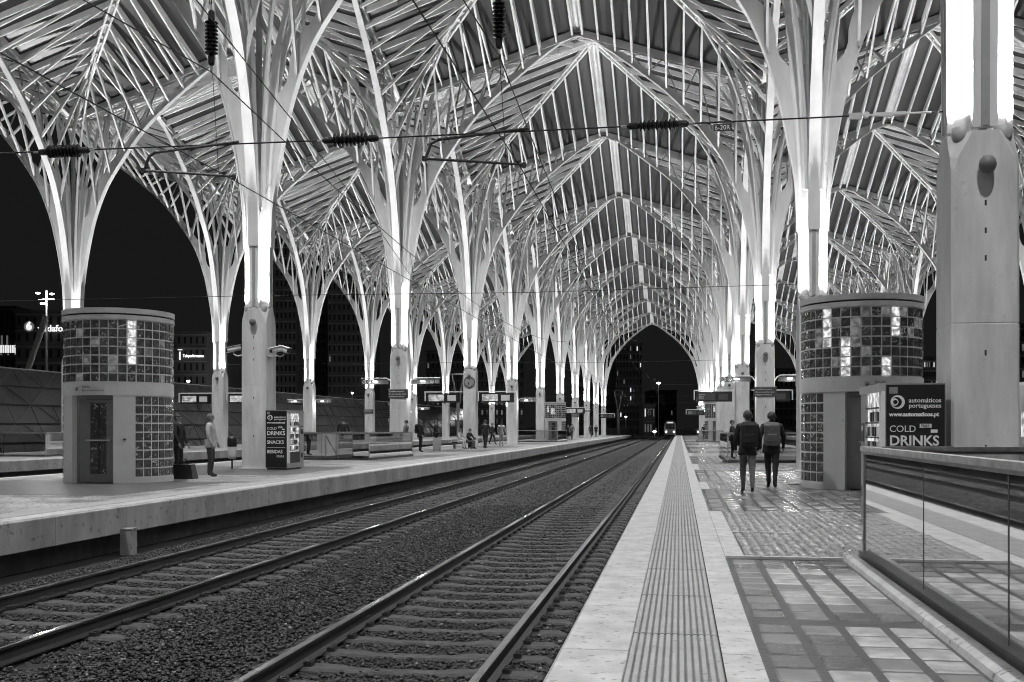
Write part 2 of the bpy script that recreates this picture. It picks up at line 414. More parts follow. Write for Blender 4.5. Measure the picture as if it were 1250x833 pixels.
# rounded stone curb beside the near stairwell
def curb(y0, y1, xc, nm_label):
    c = MB(); prof = [(xc-.10, 0), (xc-.085, .035), (xc-.045, .058), (xc, .062), (xc+.03, .05), (xc+.03, 0)]
    y = y0; 
    while y < y1:
        ya, yb = y + .003, min(y + 1.15, y1) - .003
        vs = [(a, ya, z) for a, z in prof] + [(a, yb, z) for a, z in prof]; n = len(prof)
        c.add(vs, [(i, i+1, n+i+1, n+i) for i in range(n-1)] + [tuple(range(n))[::-1], tuple(range(n, 2*n))], white_stone)
        y += 1.15
    o = c.build('stone_curb'); tag(o, nm_label, 'curb')
curb(1.0, 10.45, 1.67, 'pale rounded stone curb along the foot of the nearest glass balustrade')
curb(40.0, 47.0, 1.67, 'pale rounded stone curb beside the distant stairwell on the right platform')

# ------------------------------------------------------------------ tracks
def rail_mesh(L):
    r = MB()
    prof = [(-.07,0),(.07,0),(.07,.012),(.012,.03),(.01,.115),(.034,.128),(.036,.152),(.026,.16),(-.026,.16),(-.036,.152),(-.034,.128),(-.01,.115),(-.012,.03),(-.07,.012)]
    n = len(prof); vs = [(a, 0, z) for a, z in prof] + [(a, L, z) for a, z in prof]
    for i in range(n):
        j = (i + 1) % n; m = rail_top if i in (6, 7, 8) else rail_side
        r.add([vs[i], vs[j], vs[n+j], vs[n+i]], [(0,1,2,3)], m)
    return r.mesh('rail')
RL = 430.0; rail_me = rail_mesh(RL)
def sleeper_mb(y0=0, s=None):
    s = s or MB(); xs = [-1.27, -1.2, -.55, -.35, .35, .55, 1.2, 1.27]; zt = [-.03, 0, 0, -.018, -.018, 0, 0, -.03]; hw = [.12, .125, .125, .10, .10, .125, .125, .12]
    vs = []
    for x, z, h_ in zip(xs, zt, hw):
        vs += [(x, y0-h_-.02, -.15), (x, y0-h_, z-.02), (x, y0-h_+.03, z), (x, y0+h_-.03, z), (x, y0+h_, z-.02), (x, y0+h_+.02, -.15)]
    fs = []
    for i in range(len(xs)-1):
        for k in range(5): a = i*6+k; fs.append((a, a+6, a+7, a+1))
    fs += [(0,1,2,3,4,5), tuple(range(42, 48))[::-1]]
    s.add(vs, fs, sleeper_m)
    for rx in (-.867, .867):
        for sg in (-1, 1):
            s.box(rx + sg*.10 - .035, rx + sg*.10 + .035, y0-.05, y0+.05, .002, .04, dark)
            s.tube([(rx+sg*.085, y0-.035, .045), (rx+sg*.13, y0, .055), (rx+sg*.085, y0+.035, .045)], .012, dark, n=5)
    return s
sl_me = sleeper_mb().mesh('sleeper')
ZS = -0.77
TR = [(-2.39, 3.2, 'right-hand of the two tracks between the central platforms, beside the near platform edge'), (-6.67, 9.5, 'left-hand of the two central tracks, along the left platform wall'),
      (-19.72, 30, 'track behind the left platform, nearer of that pair'), (-24.0, 30, 'track in front of the far left platform edge'), (10.05, 8, 'track hidden behind the right platform'), (14.33, 8, 'track under the parked train on the right'),
      (-36.9, 60, 'outer track beyond the far left platform')]
for ti, (tx, ys, lab) in enumerate(TR):
    t = thing('railway_track', lab, 'railway track', (tx, 0, ZS), 0, 'railway tracks')
    for sg in (-1, 1): link('rail', rail_me, t, (sg * .867, -15, 0.003))
    n0 = 0; ya = ys
    if ti < 2:
        while n0 < 95: link('sleeper', sl_me, t, (0, ya, 0)); ya += .6; n0 += 1
        bb = MB()
        while ya < 250: sleeper_mb(ya, bb); ya += .6
        o = bb.build('distant_sleepers', t); o['kind'] = 'stuff'
    else:
        bb = MB()
        while ya < 200: sleeper_mb(ya, bb); ya += .6
        o = bb.build('sleepers', t); o['kind'] = 'stuff'

# ballast stones
ico = bmesh.new(); bmesh.ops.create_icosphere(ico, subdivisions=1, radius=1.0)
IV = np.array([v.co[:] for v in ico.verts]); IF = np.array([[v.index for v in f.verts] for f in ico.faces]); ico.free()
def stones(n, xr, yfun, smin, smax, zb):
    x = rng.uniform(xr[0], xr[1], n); y = yfun(rng.uniform(0, 1, n))
    s = rng.uniform(smin, smax, n)
    keep = np.ones(n, bool)
    for tx in (-2.39, -6.67):
        near = np.abs(x - tx) < 1.3
        ph = np.mod(y - (3.2 if tx > -3 else 9.5) + .3, .6) - .3
        keep &= ~(near & (np.abs(ph) < .115) & (rng.uniform(0, 1, n) > .04))
        for sg in (-1, 1): keep &= ~(np.abs(x - tx - sg*.867) < .085)
    x, y, s = x[keep], y[keep], s[keep]; n = len(x)
    V = IV[None] * (1 + rng.normal(0, .22, (n, 12, 1)))
    sc = np.stack([s * rng.uniform(.8, 1.3, n), s * rng.uniform(.7, 1.1, n), s * rng.uniform(.45, .8, n)], 1)
    V = V * sc[:, None]
    a = rng.uniform(0, 6.283, n); b_ = rng.normal(0, .45, n)
    ca, sa, cb_, sb = np.cos(a), np.sin(a), np.cos(b_), np.sin(b_)
    X = V[..., 0]; Y = V[..., 1] * cb_[:, None] - V[..., 2] * sb[:, None]; Z = V[..., 1] * sb[:, None] + V[..., 2] * cb_[:, None]
    mid = np.clip(1 - np.abs(x + 4.53) / 1.0, 0, 1) * .05
    P = np.stack([X * ca[:, None] - Y * sa[:, None] + x[:, None], X * sa[:, None] + Y * ca[:, None] + y[:, None], Z + (zb - .022 + mid + rng.uniform(0, .028, n))[:, None]], -1)
    return P.reshape(-1, 3), (IF[None] + 12 * np.arange(n)[:, None, None]).reshape(-1, 3)
P1, F1 = stones(135000, (-8.72, -.95), lambda u: 3.6 + 24 * u ** 1.35, .012, .029, -.79)
o = link('ballast', np_mesh('ballast', P1, F1, [stone_m])); tag(o, 'dark crushed stone ballast between the rails in the foreground', 'ballast', kind='stuff')
P2, F2 = stones(42000, (-8.72, -.95), lambda u: 27 + 50 * u ** 1.3, .035, .06, -.80)
o = link('ballast', np_mesh('ballast_far', P2, F2, [stone_m])); tag(o, 'dark crushed stone ballast further along the tracks', 'ballast', kind='stuff')
P3, F3 = stones(1500, (-8.72, -.95), lambda u: 3.6 + 30 * u ** 1.3, .014, .026, -.765)  # extra stones coloured pale to imitate glints on the ballast
o = link('ballast', np_mesh('ballast_glints', P3, F3, [mat('glint_stone', .13, .5, noise=.5, nscale=9)])); tag(o, 'scattered stones coloured pale as glints on the dark ballast', 'ballast', kind='stuff')
# bumper post and rail joint cable
pb = MB(); pb.box(-9.04, -8.84, 15.8, 15.98, -.80, -.385, coping); pb.box(-9.05, -8.83, 15.79, 15.99, -.384, -.36, coping)
tag(pb.build('marker_post'), 'short concrete post standing against the left platform wall', 'post')

# ------------------------------------------------------------------ branching columns
SP = [(.415,7.0),(.49,8.5),(.76,10.2),(1.12,11.7),(1.6,13.0),(2.15,14.0),(3.4,15.7),(4.5,16.85),(5.6,17.75),(6.7,18.6),(7.6,19.22),(8.5,19.8)]
def arch_pts(n=4):
    P = [Vector((a, 0, z)) for a, z in SP]; out = []
    for i in range(len(P)-1):
        p0 = P[max(i-1,0)]; p1 = P[i]; p2 = P[i+1]; p3 = P[min(i+2, len(P)-1)]
        for k in range(n):
            t = k / n
            out.append(.5 * ((2*p1) + (p2-p0)*t + (2*p0-5*p1+4*p2-p3)*t*t + (-p0+3*p1-3*p2+p3)*t**3))
    out.append(P[-1]); return out
AP = arch_pts()
AX = np.array([p.x for p in AP]); AZ = np.array([p.z for p in AP])
def za(t): return float(np.interp(t, AX, AZ))
S_ = .33; Z0 = 17.1
def zs(dx, dy): return Z0 + S_ * (dx + dy)
TS = [8.5 - .97 - .78 * i for i in range(10)]
def rotm(a, mirror=False):
    M = Matrix.Rotation(a, 4, 'Z')
    if mirror: M = M @ Matrix.Diagonal((1, -1, 1, 1))
    return M
def xf(mb, M):
    flip = M.determinant() < 0
    n = MB(); n.mats = mb.mats; n.m = list(mb.m); n.v = [tuple(M @ Vector(v)) for v in mb.v]
    n.f = [tuple(reversed(f)) if flip else f for f in mb.f]; return n
def half_arch():
    a = MB(); n = len(AP)
    inn = []
    for i, p in enumerate(AP):
        d = (AP[min(i+1, n-1)] - AP[max(i-1, 0)]).normalized(); nrm = Vector((-d.z, 0, d.x))
        if nrm.z < 0 or (abs(nrm.z) < .2 and nrm.x > 0): nrm = Vector((-d.z, 0, d.x)) if -d.z < 0 else -nrm
        s = p.x
        ph = ((8.5 - .97 - s) / .78) % 1.0
        dep = (.30 if p.z < 9 else .34) + .20 * math.exp(-((s - 1.6) / 1.1) ** 2) - .12 * max(0, (s - 3) / 5.5)
        lump = 1.0 if s < 1.2 else (.35 + .65 * abs(math.sin(math.pi * ph)) ** .5)
        inn.append((p, nrm, dep * lump, dep))
    for i in range(n-1):
        p, nr, dp, _ = inn[i]; q, nq, dq, _ = inn[i+1]
        hw = .035; Y = Vector((0, hw, 0))
        a.hexa([p-Y, p+Y, q+Y, q-Y, p+nr*dp-Y, p+nr*dp+Y, q+nq*dq+Y, q+nq*dq-Y], steel)
        fw = .15 if p.x > 1 else .165; fq = .15 if q.x > 1 else .165
        t_ = .045
        if p.x > 4: fw = .15 - .05 * (p.x - 4) / 4.5
        if q.x > 4: fq = .15 - .05 * (q.x - 4) / 4.5
        a.hexa([p-nr*t_-Vector((0,fw,0)), p-nr*t_+Vector((0,fw,0)), q-nq*t_+Vector((0,fq,0)), q-nq*t_-Vector((0,fq,0)),
                p-Vector((0,fw,0)), p+Vector((0,fw,0)), q+Vector((0,fq,0)), q-Vector((0,fq,0))], steel)
    return a
def diag_curve(t):      # quarter curve under the diagonal truss
    return za(t * 1.0) * .0
def half_truss():        # zigzag between arch and valley beam
    a = MB(); ts = [2.2 + .78 * i for i in range(8)]
    for i in range(len(ts)-1):
        t0, t1 = ts[i], ts[i+1]
        if i % 2 == 0: a.bar((t0, 0, za(t0)+.1), (t1, 0, zs(t1, 0)-.3), .06, .06, steel_grey)
        else: a.bar((t0, 0, zs(t0, 0)-.3), (t1, 0, za(t1)+.1), .06, .06, steel_grey)
    return a
def frond():             # ribs from the arch out to the diagonal, +y side
    a = MB()
    for t in TS[:-1]:
        A = Vector((t, .05, za(t) + .12)); P = Vector((t, t - .02, zs(t, t) - .16))
        a.bar(A, P, .085, .13, steel, side=(1, 0, 0))
    return a
def diag_rib():          # curved rib rising from the head to the diagonal truss
    a = MB(); K = [Vector((.2,.2,8.2)), Vector((.33,.33,11.0)), Vector((.7,.7,14.0)), Vector((1.5,1.5,16.6)), Vector((3.0,3.0,18.85))]
    pts = []
    for i in range(len(K)-1):
        p0 = K[max(i-1,0)]; p1 = K[i]; p2 = K[i+1]; p3 = K[min(i+2, len(K)-1)]
        for k in range(4):
            t = k/4; pts.append(.5*((2*p1)+(p2-p0)*t+(2*p0-5*p1+4*p2-p3)*t*t+(-p0+3*p1-3*p2+p3)*t**3))
    pts.append(K[-1])
    for i in range(len(pts)-1):
        a.bar(pts[i], pts[i+1] + (pts[i+1]-pts[i])*.03, .09, .18 - .006*i, steel, side=(1,-1,0))
    return a
def prop():              # plate props from the head up to the valley beam
    a = MB()
    a.bar((.24, 0, 8.4), (.62, 0, 13.4), .10, .30, steel, side=(0,1,0)); a.bar((.62, 0, 13.3), (1.6, 0, 17.2), .09, .16, steel, side=(0,1,0))
    return a
def stem():              # cruciform steel head between lamps and branches
    a = MB()
    zz = [5.10, 6.0, 7.0, 7.8, 8.5, 8.95]; dd = [.40, .403, .415, .44, .49, .57]
    th = [.15, .15, .15, .15, .15, .15]
    for ang in range(4):
        M = Matrix.Rotation(ang*math.pi/2, 4, 'Z')
        for i in range(len(zz)-1):
            inner0 = .0 if zz[i] < 8.4 else .3; 
            i0 = .0 if zz[i] < 8.4 else .16; i1 = .0 if zz[i+1] < 8.4 else (.16 if zz[i+1] < 8.6 else .34); wb = .055; fl_ = .065
            q = [(i0, -wb, zz[i]), (dd[i]-fl_, -wb, zz[i]), (dd[i]-fl_, wb, zz[i]), (i0, wb, zz[i]),
                 (i1, -wb, zz[i+1]), (dd[i+1]-fl_, -wb, zz[i+1]), (dd[i+1]-fl_, wb, zz[i+1]), (i1, wb, zz[i+1])]
            a.hexa([tuple(M @ Vector(v)) for v in q], steel)
            q = [(dd[i]-fl_, -th[i], zz[i]), (dd[i], -th[i], zz[i]), (dd[i], th[i], zz[i]), (dd[i]-fl_, th[i], zz[i]),
                 (dd[i+1]-fl_, -th[i+1], zz[i+1]), (dd[i+1], -th[i+1], zz[i+1]), (dd[i+1], th[i+1], zz[i+1]), (dd[i+1]-fl_, th[i+1], zz[i+1])]
            a.hexa([tuple(M @ Vector(v)) for v in q], steel)
        # grey service groove on the arm face and a lip
        a.hexa([tuple(M @ Vector(v)) for v in [(dd[0]+.003,-.05,5.12),(dd[0]+.012,-.05,5.12),(dd[0]+.012,.05,5.12),(dd[0]+.003,.05,5.12),
                                             (dd[2]+.003,-.05,7.0),(dd[2]+.012,-.05,7.0),(dd[2]+.012,.05,7.0),(dd[2]+.003,.05,7.0)]], steel_grey)
    return a
def shaft():
    a = MB(); r = .5; c = .12
    def ring(s, z, cc): return [(s-cc,-s,z),(s,-s+cc,z),(s,s-cc,z),(s-cc,s,z),(-s+cc,s,z),(-s,s-cc,z),(-s,-s+cc,z),(-s+cc,-s,z)]
    zs_ = [(0.0,.41,.03),(2.6,.41,.03),(2.606,.406,.03),(2.616,.406,.03),(2.622,.41,.03),(4.58,.41,.04),(4.72,.41,.08),(5.06,.41,.26)]
    rings = [ring(s, z, c_) for z, s, c_ in zs_]; vs = [p for rg in rings for p in rg]; fs = []
    for i in range(len(rings)-1):
        for k in range(8): a0 = i*8+k; b0 = i*8+(k+1)%8; fs.append((a0, b0, b0+8, a0+8))
    fs.append(tuple(range(len(vs)-8, len(vs))))
    a.add(vs, fs, concrete)
    for s in (-1, 1):
        for zc in (1.0, 2.2, 3.4, 3.75, 4.1):
            a.box(-.012, .012, s*.41-.004, s*.41+.004, zc, zc+.07, dark)
    a.box(-.47,.47,-.47,.47,.0,.05,concrete)
    return a
def knob():
    a = MB(); a.lathe([(0,.115),(.06,.10),(.095,.055),(.105,0),(.095,-.055),(.06,-.10),(0,-.115)], knob_m, 16)
    a.tube([(0,0,0),(0,.13,0)], .05, knob_m, 10); return a
def uplamp():
    a = MB(); a.lathe([(.02,-.02),(.085,.0),(.105,.05),(.115,.20),(.108,.202),(.095,.10),(.0,.095)], steel_grey, 16); a.lathe([(.090,.102),(0,.106)], lampglass, 16); return a
def mast():
    a = MB(); a.tube([(0,0,8.3),(0,0,16.25)], .10, steel_grey, 10)
    a.lathe([(.10,16.2),(.26,16.35),(.26,16.5),(.12,16.55),(.12,16.9),(0,16.9)], steel_grey, 12)
    for q in range(4):
        c_, s_ = math.cos(q*math.pi/2+.785), math.sin(q*math.pi/2+.785)
        a.bar((c_*.15, s_*.15, 16.4), (c_*.75, s_*.75, 17.15), .06, .06, steel)
    return a
T = {}
ha, hf, hd, hp, ht = half_arch(), frond(), diag_rib(), prop(), half_truss()
for q in range(4):
    M = rotm(q*math.pi/2)
    T['arch', q] = xf(ha, M).mesh('arch'); T['truss', q] = xf(ht, M).mesh('arch_bracing'); T['prop', q] = xf(hp, M).mesh('prop')
    T['drib', q] = xf(hd, M).mesh('diagonal_rib')
    T['frond', q, 0] = xf(hf, M).mesh('frond'); T['frond', q, 1] = xf(hf, rotm(q*math.pi/2, True)).mesh('frond')
T['shaft'] = shaft().mesh('shaft'); T['stem'] = stem().mesh('steel_head'); T['knob'] = knob().mesh('knob', True); T['lamp'] = uplamp().mesh('uplight', True); T['mast'] = mast().mesh('mast')
ROWN = ['far left platform', 'left platform', 'near right platform', 'far right platform']
spot_data = bpy.data.lights.new('uplight_beam', 'SPOT'); spot_data.energy = UP_POWER; spot_data.shadow_soft_size = .05; spot_data.spot_size = R(102); spot_data.spot_blend = 1.0
for r, xr in enumerate(XR):
    for k, yk in list(enumerate(YK)) + ([(-1, YK[0]-17), (-2, YK[0]-34)] if r in (1, 2) else []):
        nm = ORD[k] if k >= 0 else ('first behind the camera', 'second behind the camera')[-1-k]
        t = thing('branching_column', f'white steel branching column on pale concrete shaft, {nm} in the row on the {ROWN[r]}', 'column', (xr, yk, 0), 0, 'branching columns carrying the glass canopy')
        link('shaft', T['shaft'], t); link('steel_head', T['stem'], t, (0, 0, 0.0)); link('mast', T['mast'], t)
        kb = link('lamp_knob', T['knob'], t, (0, -.50, 4.60))
        last = k == 10
        for q in range(4):      # q0 +x, q1 +y, q2 -x, q3 -y
            if last and q == 1: continue
            link('arch', T['arch', q], t); link('prop', T['prop', q], t); link('arch_bracing', T['truss', q], t)
            for s in (0, 1):
                # frond s=0 of q lies on the side q+90deg
                side = (q + 1) % 4 if s == 0 else (q - 1) % 4
                if last and side == 1: continue
                link('frond', T['frond', q, s], t)
        for q in range(4):
            if last and q in (0, 1): continue
            link('diagonal_rib', T['drib', q], t)
        for sx, sy in ((1,1),(-1,1),(-1,-1),(1,-1)):
            link('uplight', T['lamp'], t, (sx*.255, sy*.255, 4.93))
            if True:
                lo = bpy.data.objects.new('uplight_beam', spot_data); COL.objects.link(lo); lo.parent = t
                lo.location = (sx*.30, sy*.30, 5.14); lo.rotation_euler = (R(180), 0, 0)

# ------------------------------------------------------------------ roof bays
H2 = 8.5
def tri(rot, sides=(-1, 1)):   # triangle adjacent to the edge at y = +8.5 in bay-centred coordinates
    raf = MB(); M = rotm(rot)
    for sg in sides:
        for t in TS:
            dx = t                        # distance from column line
            X = sg * (H2 - t)
            P = (X, H2 - t, zs(dx, t) - .10); V = (X, H2 - .06, zs(dx, 0) - .10)
            raf.bar((P[0],P[1],P[2]-.05), (V[0],V[1],V[2]-.05), .08, .26, steel, side=(1,0,0))
    return xf(raf, M)
def spine(rot):
    s = MB(); y0, y1 = .0, H2 - .0
    z0 = zs(H2, H2) - .06; z1 = zs(H2, 0) - .06
    for sg in (-1, 1): s.bar((sg*.235, y0, z0-.16), (sg*.235, y1, z1-.16), .10, .34, steel, side=(1,0,0))
    s.bar((0, y0, z0-.06), (0, y1, z1-.06), .38, .06, steel, side=(1,0,0))
    for sg in (-1, 1): s.bar((sg*.08, y0, z0-.11), (sg*.08, y1, z1-.11), .04, .05, steel, side=(1,0,0))
    s.box(-.16, .16, H2-.34, H2-.12, zs(H2,.2)-.42, zs(H2,.2)-.36, dark)
    return xf(s, rotm(rot))
def valley(rot):  # edge beam, two slopes, bay centred
    v = MB()
    for sg in (-1, 1):
        v.bar((sg*H2, H2, Z0-.18), (sg*.0, H2, zs(H2,0)-.18), .20, .30, steel, side=(0,1,0))
        for e_ in (-.13, .13): v.bar((sg*H2, H2+e_, Z0-.36), (0, H2+e_, zs(H2,0)-.36), .06, .05, steel, side=(0,1,0))
    return xf(v, rotm(rot))
def hip(rot):
    h = MB()
    a_ = Vector((H2, H2, zs(0,0)-.22)); c_ = Vector((0,0, zs(H2,H2)-.22)); o_ = Vector((1,-1,0)).normalized()*.13
    for s in (-1, 1): h.bar(a_ + o_*s, c_ + o_*s, .09, .20, steel)
    h.bar(a_ + Vector((0,0,.08)), c_ + Vector((0,0,.08)), .20, .05, steel_grey)
    n = 11
    for i in range(1, n): p = a_.lerp(c_, i/n); h.bar(p - o_*1.3, p + o_*1.3, .08, .10, steel)
    return xf(h, rotm(rot))
def glassq(quads):
    gmb = MB()
    for (sx, sy) in quads:
        n = 1
        # quadrant corner (column) at (sx*8.5, sy*8.5)
        pts = [(0,0),(sx*H2,0),(sx*H2,sy*H2),(0,sy*H2)]
        if sx*sy < 0: pts = pts[::-1]
        def zz(p): return zs(H2-abs(p[0]), H2-abs(p[1]))
        gmb.hexa([(p[0],p[1],zz(p)) for p in pts] + [(p[0],p[1],zz(p)+.05) for p in pts], roofglass)
    return gmb
RM = {}
for q in range(4):      # rot 0: edge +y ; 90: edge -x ; 180: -y ; 270: +x
    a = q*math.pi/2
    RM['tri', q] = tri(a, (-1,)).mesh('rafters'); RM['trb', q] = tri(a, (1,)).mesh('rafters'); RM['spine', q] = spine(a).mesh('ridge_beam'); RM['valley', q] = valley(a).mesh('valley_beam'); RM['hip', q] = hip(a).mesh('hip_truss')
RM['full'] = glassq([(1,1),(-1,1),(-1,-1),(1,-1)]).mesh('glazing'); RM['L'] = glassq([(1,1),(1,-1)]).mesh('glazing'); RM['Rr'] = glassq([(-1,1),(-1,-1)]).mesh('glazing')
BX = [(XR[0]-H2, 'L', 'outer left edge'), ((XR[0]+XR[1])/2, 'full', 'tracks behind the left platform'), ((XR[1]+XR[2])/2, 'full', 'central tracks'), ((XR[2]+XR[3])/2, 'full', 'tracks right of the camera'), (XR[3]+H2, 'Rr', 'outer right edge')]
for bi, (bx, kind, where) in enumerate(BX):
    for k in list(range(10)) + ([-1, -2] if kind == 'full' else []):
        nm = ORD[k] if 0 <= k < 9 else ('farthest' if k == 9 else ('first behind camera', 'second behind camera')[-1-k])
        t = thing('roof_bay', f'folded grey glass roof bay over the {where}, {nm} one', 'glass roof', (bx, YK[0] + 17*k + H2, 0), 0, 'glass roof bays of the canopy')
        link('glazing', RM[kind], t)
        for q in range(4):
            if kind == 'L' and q == 1: continue
            if kind == 'Rr' and q == 3: continue
            if kind == 'full' or q == (3 if kind == 'L' else 1):
                link('rafters', RM['tri', q], t); link('rafters', RM['trb', q], t); link('ridge_beam', RM['spine', q], t)
            elif q in (0, 2): link('rafters', RM['tri', q], t) if False else None
        # hips: quadrant q rotated: hip rot 0 -> (+,+), 90 -> (-,+), 180 -> (-,-), 270 -> (+,-)
        for q in range(4):
            if kind == 'L' and q in (1, 2): continue
            if kind == 'Rr' and q in (0, 3): continue
            link('hip_truss', RM['hip', q], t)
        if kind == 'full': 
            link('valley_beam', RM['valley', 2], t); link('valley_beam', RM['valley', 1], t)
            if k == 9: link('valley_beam', RM['valley', 0], t)
        if kind == 'Rr': link('valley_beam', RM['valley', 1], t)
# small luminaires at the crowns of the arches above the platforms
down = bpy.data.lights.new('crown_light', 'SPOT'); down.energy = DOWN_POWER; down.shadow_soft_size = .18; down.spot_size = R(125); down.spot_blend = 1.0
cl_ = MB(); cl_.box(-.22,.22,-.14,.14,-.06,.06,steel_grey); cl_.box(-.18,.18,-.10,.10,-.075,-.061,lampglass); cl_me = cl_.mesh('crown_luminaire')
for r, xr in enumerate(XR):
    for k in range(-2 if r in (1, 2) else 0, 10):
        nm = ORD[k] if 0 <= k < 9 else ('farthest' if k == 9 else ('first behind the camera', 'second behind the camera')[-1-k])
        o = link('crown_luminaire', cl_me, None, (xr, YK[0]+17*k+H2, 19.55)); tag(o, f'small luminaire under the arch crown above the {ROWN[r]}, {nm}', 'lamp', 'luminaires under the arch crowns')
        lo = bpy.data.objects.new('crown_light', down); COL.objects.link(lo); lo.parent = o; lo.location = (0, 0, -.12)
# half-bay rafters for the outer edges (only the inner half of the +-y triangles)
def half_tri(sgx, yside):
    raf = MB()
    for t in TS:
        X = sgx * (H2 - t)
        raf.bar((X, yside*(H2-t), zs(t,t)-.10), (X, yside*(H2-.06), zs(t,0)-.10), .10, .16, steel, side=(1,0,0))
    v = MB(); v.bar((sgx*H2, yside*H2, Z0-.18), (0, yside*H2, zs(H2,0)-.18), .20, .30, steel, side=(0,1,0))
    e_ = MB(); e_.bar((0, 0, zs(H2,H2)-.1), (0, yside*H2, zs(H2,0)-.1), .2, .3, steel, side=(1,0,0))
    return raf.mesh('rafters'), v.mesh('valley_beam'), e_.mesh('edge_beam')
for sgx, kind in ((1, 'L'), (-1, 'Rr')):
    for ys in (1, -1): RM['h', kind, ys] = half_tri(sgx, ys)
for o in [o for o in COL.objects if o.name.startswith('roof_bay')]:
    kind = None
    for ch in o.children:
        if ch.data is RM['L']: kind = 'L'
        if ch.data is RM['Rr']: kind = 'Rr'
    if kind:
        for ys in (1, -1):
            for nm_, me_ in zip(('rafters', 'valley_beam', 'edge_beam'), RM['h', kind, ys]): link(nm_, me_, o)

# ------------------------------------------------------------------ lift kiosks
def kiosk(x, y, lab, lit, detail=True):
    t = thing('lift_kiosk', lab, 'lift kiosk', (x, y, 0), 0, 'glass block lift kiosks')
    rad = 1.25
    def P(phi, r, z): return (r*math.sin(phi), -r*math.cos(phi), z)
    def band(name, z0, z1, r0, r1, m, p0=-180, p1=180, n=48, mid=None):
        a = MB(); 
        for i in range(n):
            f0 = R(p0 + (p1-p0)*i/n); f1 = R(p0 + (p1-p0)*(i+1)/n)
            a.hexa([P(f0,r1,z0),P(f1,r1,z0),P(f1,r0,z0),P(f0,r0,z0),P(f0,r1,z1),P(f1,r1,z1),P(f1,r0,z1),P(f0,r0,z1)], m)
        return a.build(name, t)
    def blocks(name, z0, z1, p0, p1, rows, upper):
        a = MB(); n = max(1, round((p1-p0) * math.pi/180 * rad / .208)); ro = rad - .02
        for i in range(n):
            for j in range(rows):
                f0 = R(p0 + (p1-p0)*(i+.045)/n); f1 = R(p0 + (p1-p0)*(i+.955)/n); fc = (f0+f1)/2
                g = (z1-z0)/rows; a0 = z0 + g*(j+.045); a1 = z0 + g*(j+.955)
                k = .09; fa = f0 + (f1-f0)*k; fb = f1 - (f1-f0)*k; ka = a0 + (a1-a0)*k; kb = a1 - (a1-a0)*k
                ri = ro + .026
                r_ = random.random(); m = block_a if r_ < .50 else (block_b if r_ < .74 else (block_c if r_ < .88 or not upper else dim_block))
                if upper:
                    ang = p0 + (p1-p0)*(i+.5)/n
                    for (la, j0, j1) in lit:
                        if abs(ang - la) < 180/math.pi*.208/rad/2 + .01 and j0 <= j <= j1: m = lit_block
                a.add([P(f0,ro,a0),P(f1,ro,a0),P(f1,ro,a1),P(f0,ro,a1),P(fa,ri,ka),P(fb,ri,ka),P(fb,ri,kb),P(fa,ri,kb)],
                      [(4,5,6,7),(0,1,5,4),(1,2,6,5),(2,3,7,6),(3,0,4,7)], m)
        return a.build(name, t, smooth=False)
    band('grout_wall', .12, 2.04, rad-.10, rad-.012, grout, 46, 314, 40)
    blocks('glass_block_wall', .14, 2.03, 46, 314, 9, False)
    band('plinth', 0, .12, rad-.12, rad+.01, white_paint, 46, 314, 40)
    band('grout_drum', 2.34, 3.80, rad-.10, rad-.012, grout)
    blocks('glass_block_drum', 2.35, 3.79, -180, 180, 7, True)
    lb = band('lintel_band', 2.04, 2.34, rad-.12, rad+.02, white_paint)
    band('cornice', 3.80, 3.90, rad-.14, rad+.03, white_paint); band('cornice_groove', 3.90, 3.94, rad-.14, rad-.02, dark); band('cornice', 3.94, 4.06, rad-.14, rad+.035, white_paint)
    rf = MB(); rf.lathe([(0, 4.03), (rad-.13, 4.03), (rad-.13, 3.99), (0, 3.99)], steel_grey, 40); rf.build('roof', t)
    for s in (-1, 1):
        a = MB(); f0, f1 = R(24*s), R(46*s)
        if s < 0: f0, f1 = f1, f0
        a.hexa([P(f0,rad+.012,0),P(f1,rad+.012,0),P(f1,rad-.35,0),P(f0,rad-.35,0),P(f0,rad+.012,2.04),P(f1,rad+.012,2.04),P(f1,rad-.35,2.04),P(f0,rad-.35,2.04)], white_paint)
        if s > 0: a.box(.72, .75, -rad*math.cos(R(35))-.05, -rad*math.cos(R(35))+.01, 1.0, 1.04, dark)
        a.build('pier', t)
    # door recess
    d = MB(); yd = -1.02; wd = .49
    d.box(-wd, -wd+.09, yd-.02, yd+.05, .0, 2.03, grey_paint); d.box(wd-.07, wd, yd-.02, yd+.05, 0, 2.03, grey_paint)
    d.box(-wd+.09, wd-.07, yd-.02, yd+.05, 1.95, 2.03, grey_paint)
    df = d.build('door_frame', t)
    d = MB()
    d.box(-.40, -.14, yd, yd+.04, .02, 1.94, grey_paint); d.box(.27, .42, yd, yd+.04, .02, 1.94, grey_paint)
    d.box(-.14, .27, yd, yd+.04, .02, .22, grey_paint); d.box(-.14, .27, yd, yd+.04, 1.86, 1.94, grey_paint)
    d.box(.06, .09, yd, yd+.04, .22, 1.86, dark)
    dd_ = d.build('door', t)
    d = MB()
    for c in range(2):
        for r_ in range(9):
            xa = -.135 + c*.23; za_ = .23 + r_*.181
            m = random.choice([block_b, block_c, block_b, block_a])
            d.box(xa, xa+.18, yd+.006, yd+.03, za_, za_+.16, m)
    d.build('door_glass', dd_)
    d = MB(); d.tube([(-.22, yd-.07, 1.0), (.40, yd-.07, 1.0)], .018, steel, 8); d.tube([(-.20, yd-.07, 1.0), (-.20, yd, 1.0)], .012, dark, 6); d.tube([(.38, yd-.07, 1.0), (.38, yd, 1.0)], .012, dark, 6)
    d.build('handle', dd_)
    # dark lift shaft inside
    d = MB(); d.box(-.8,.8,-.7,.8,0,3.7,dark); d.build('lift_shaft', t)
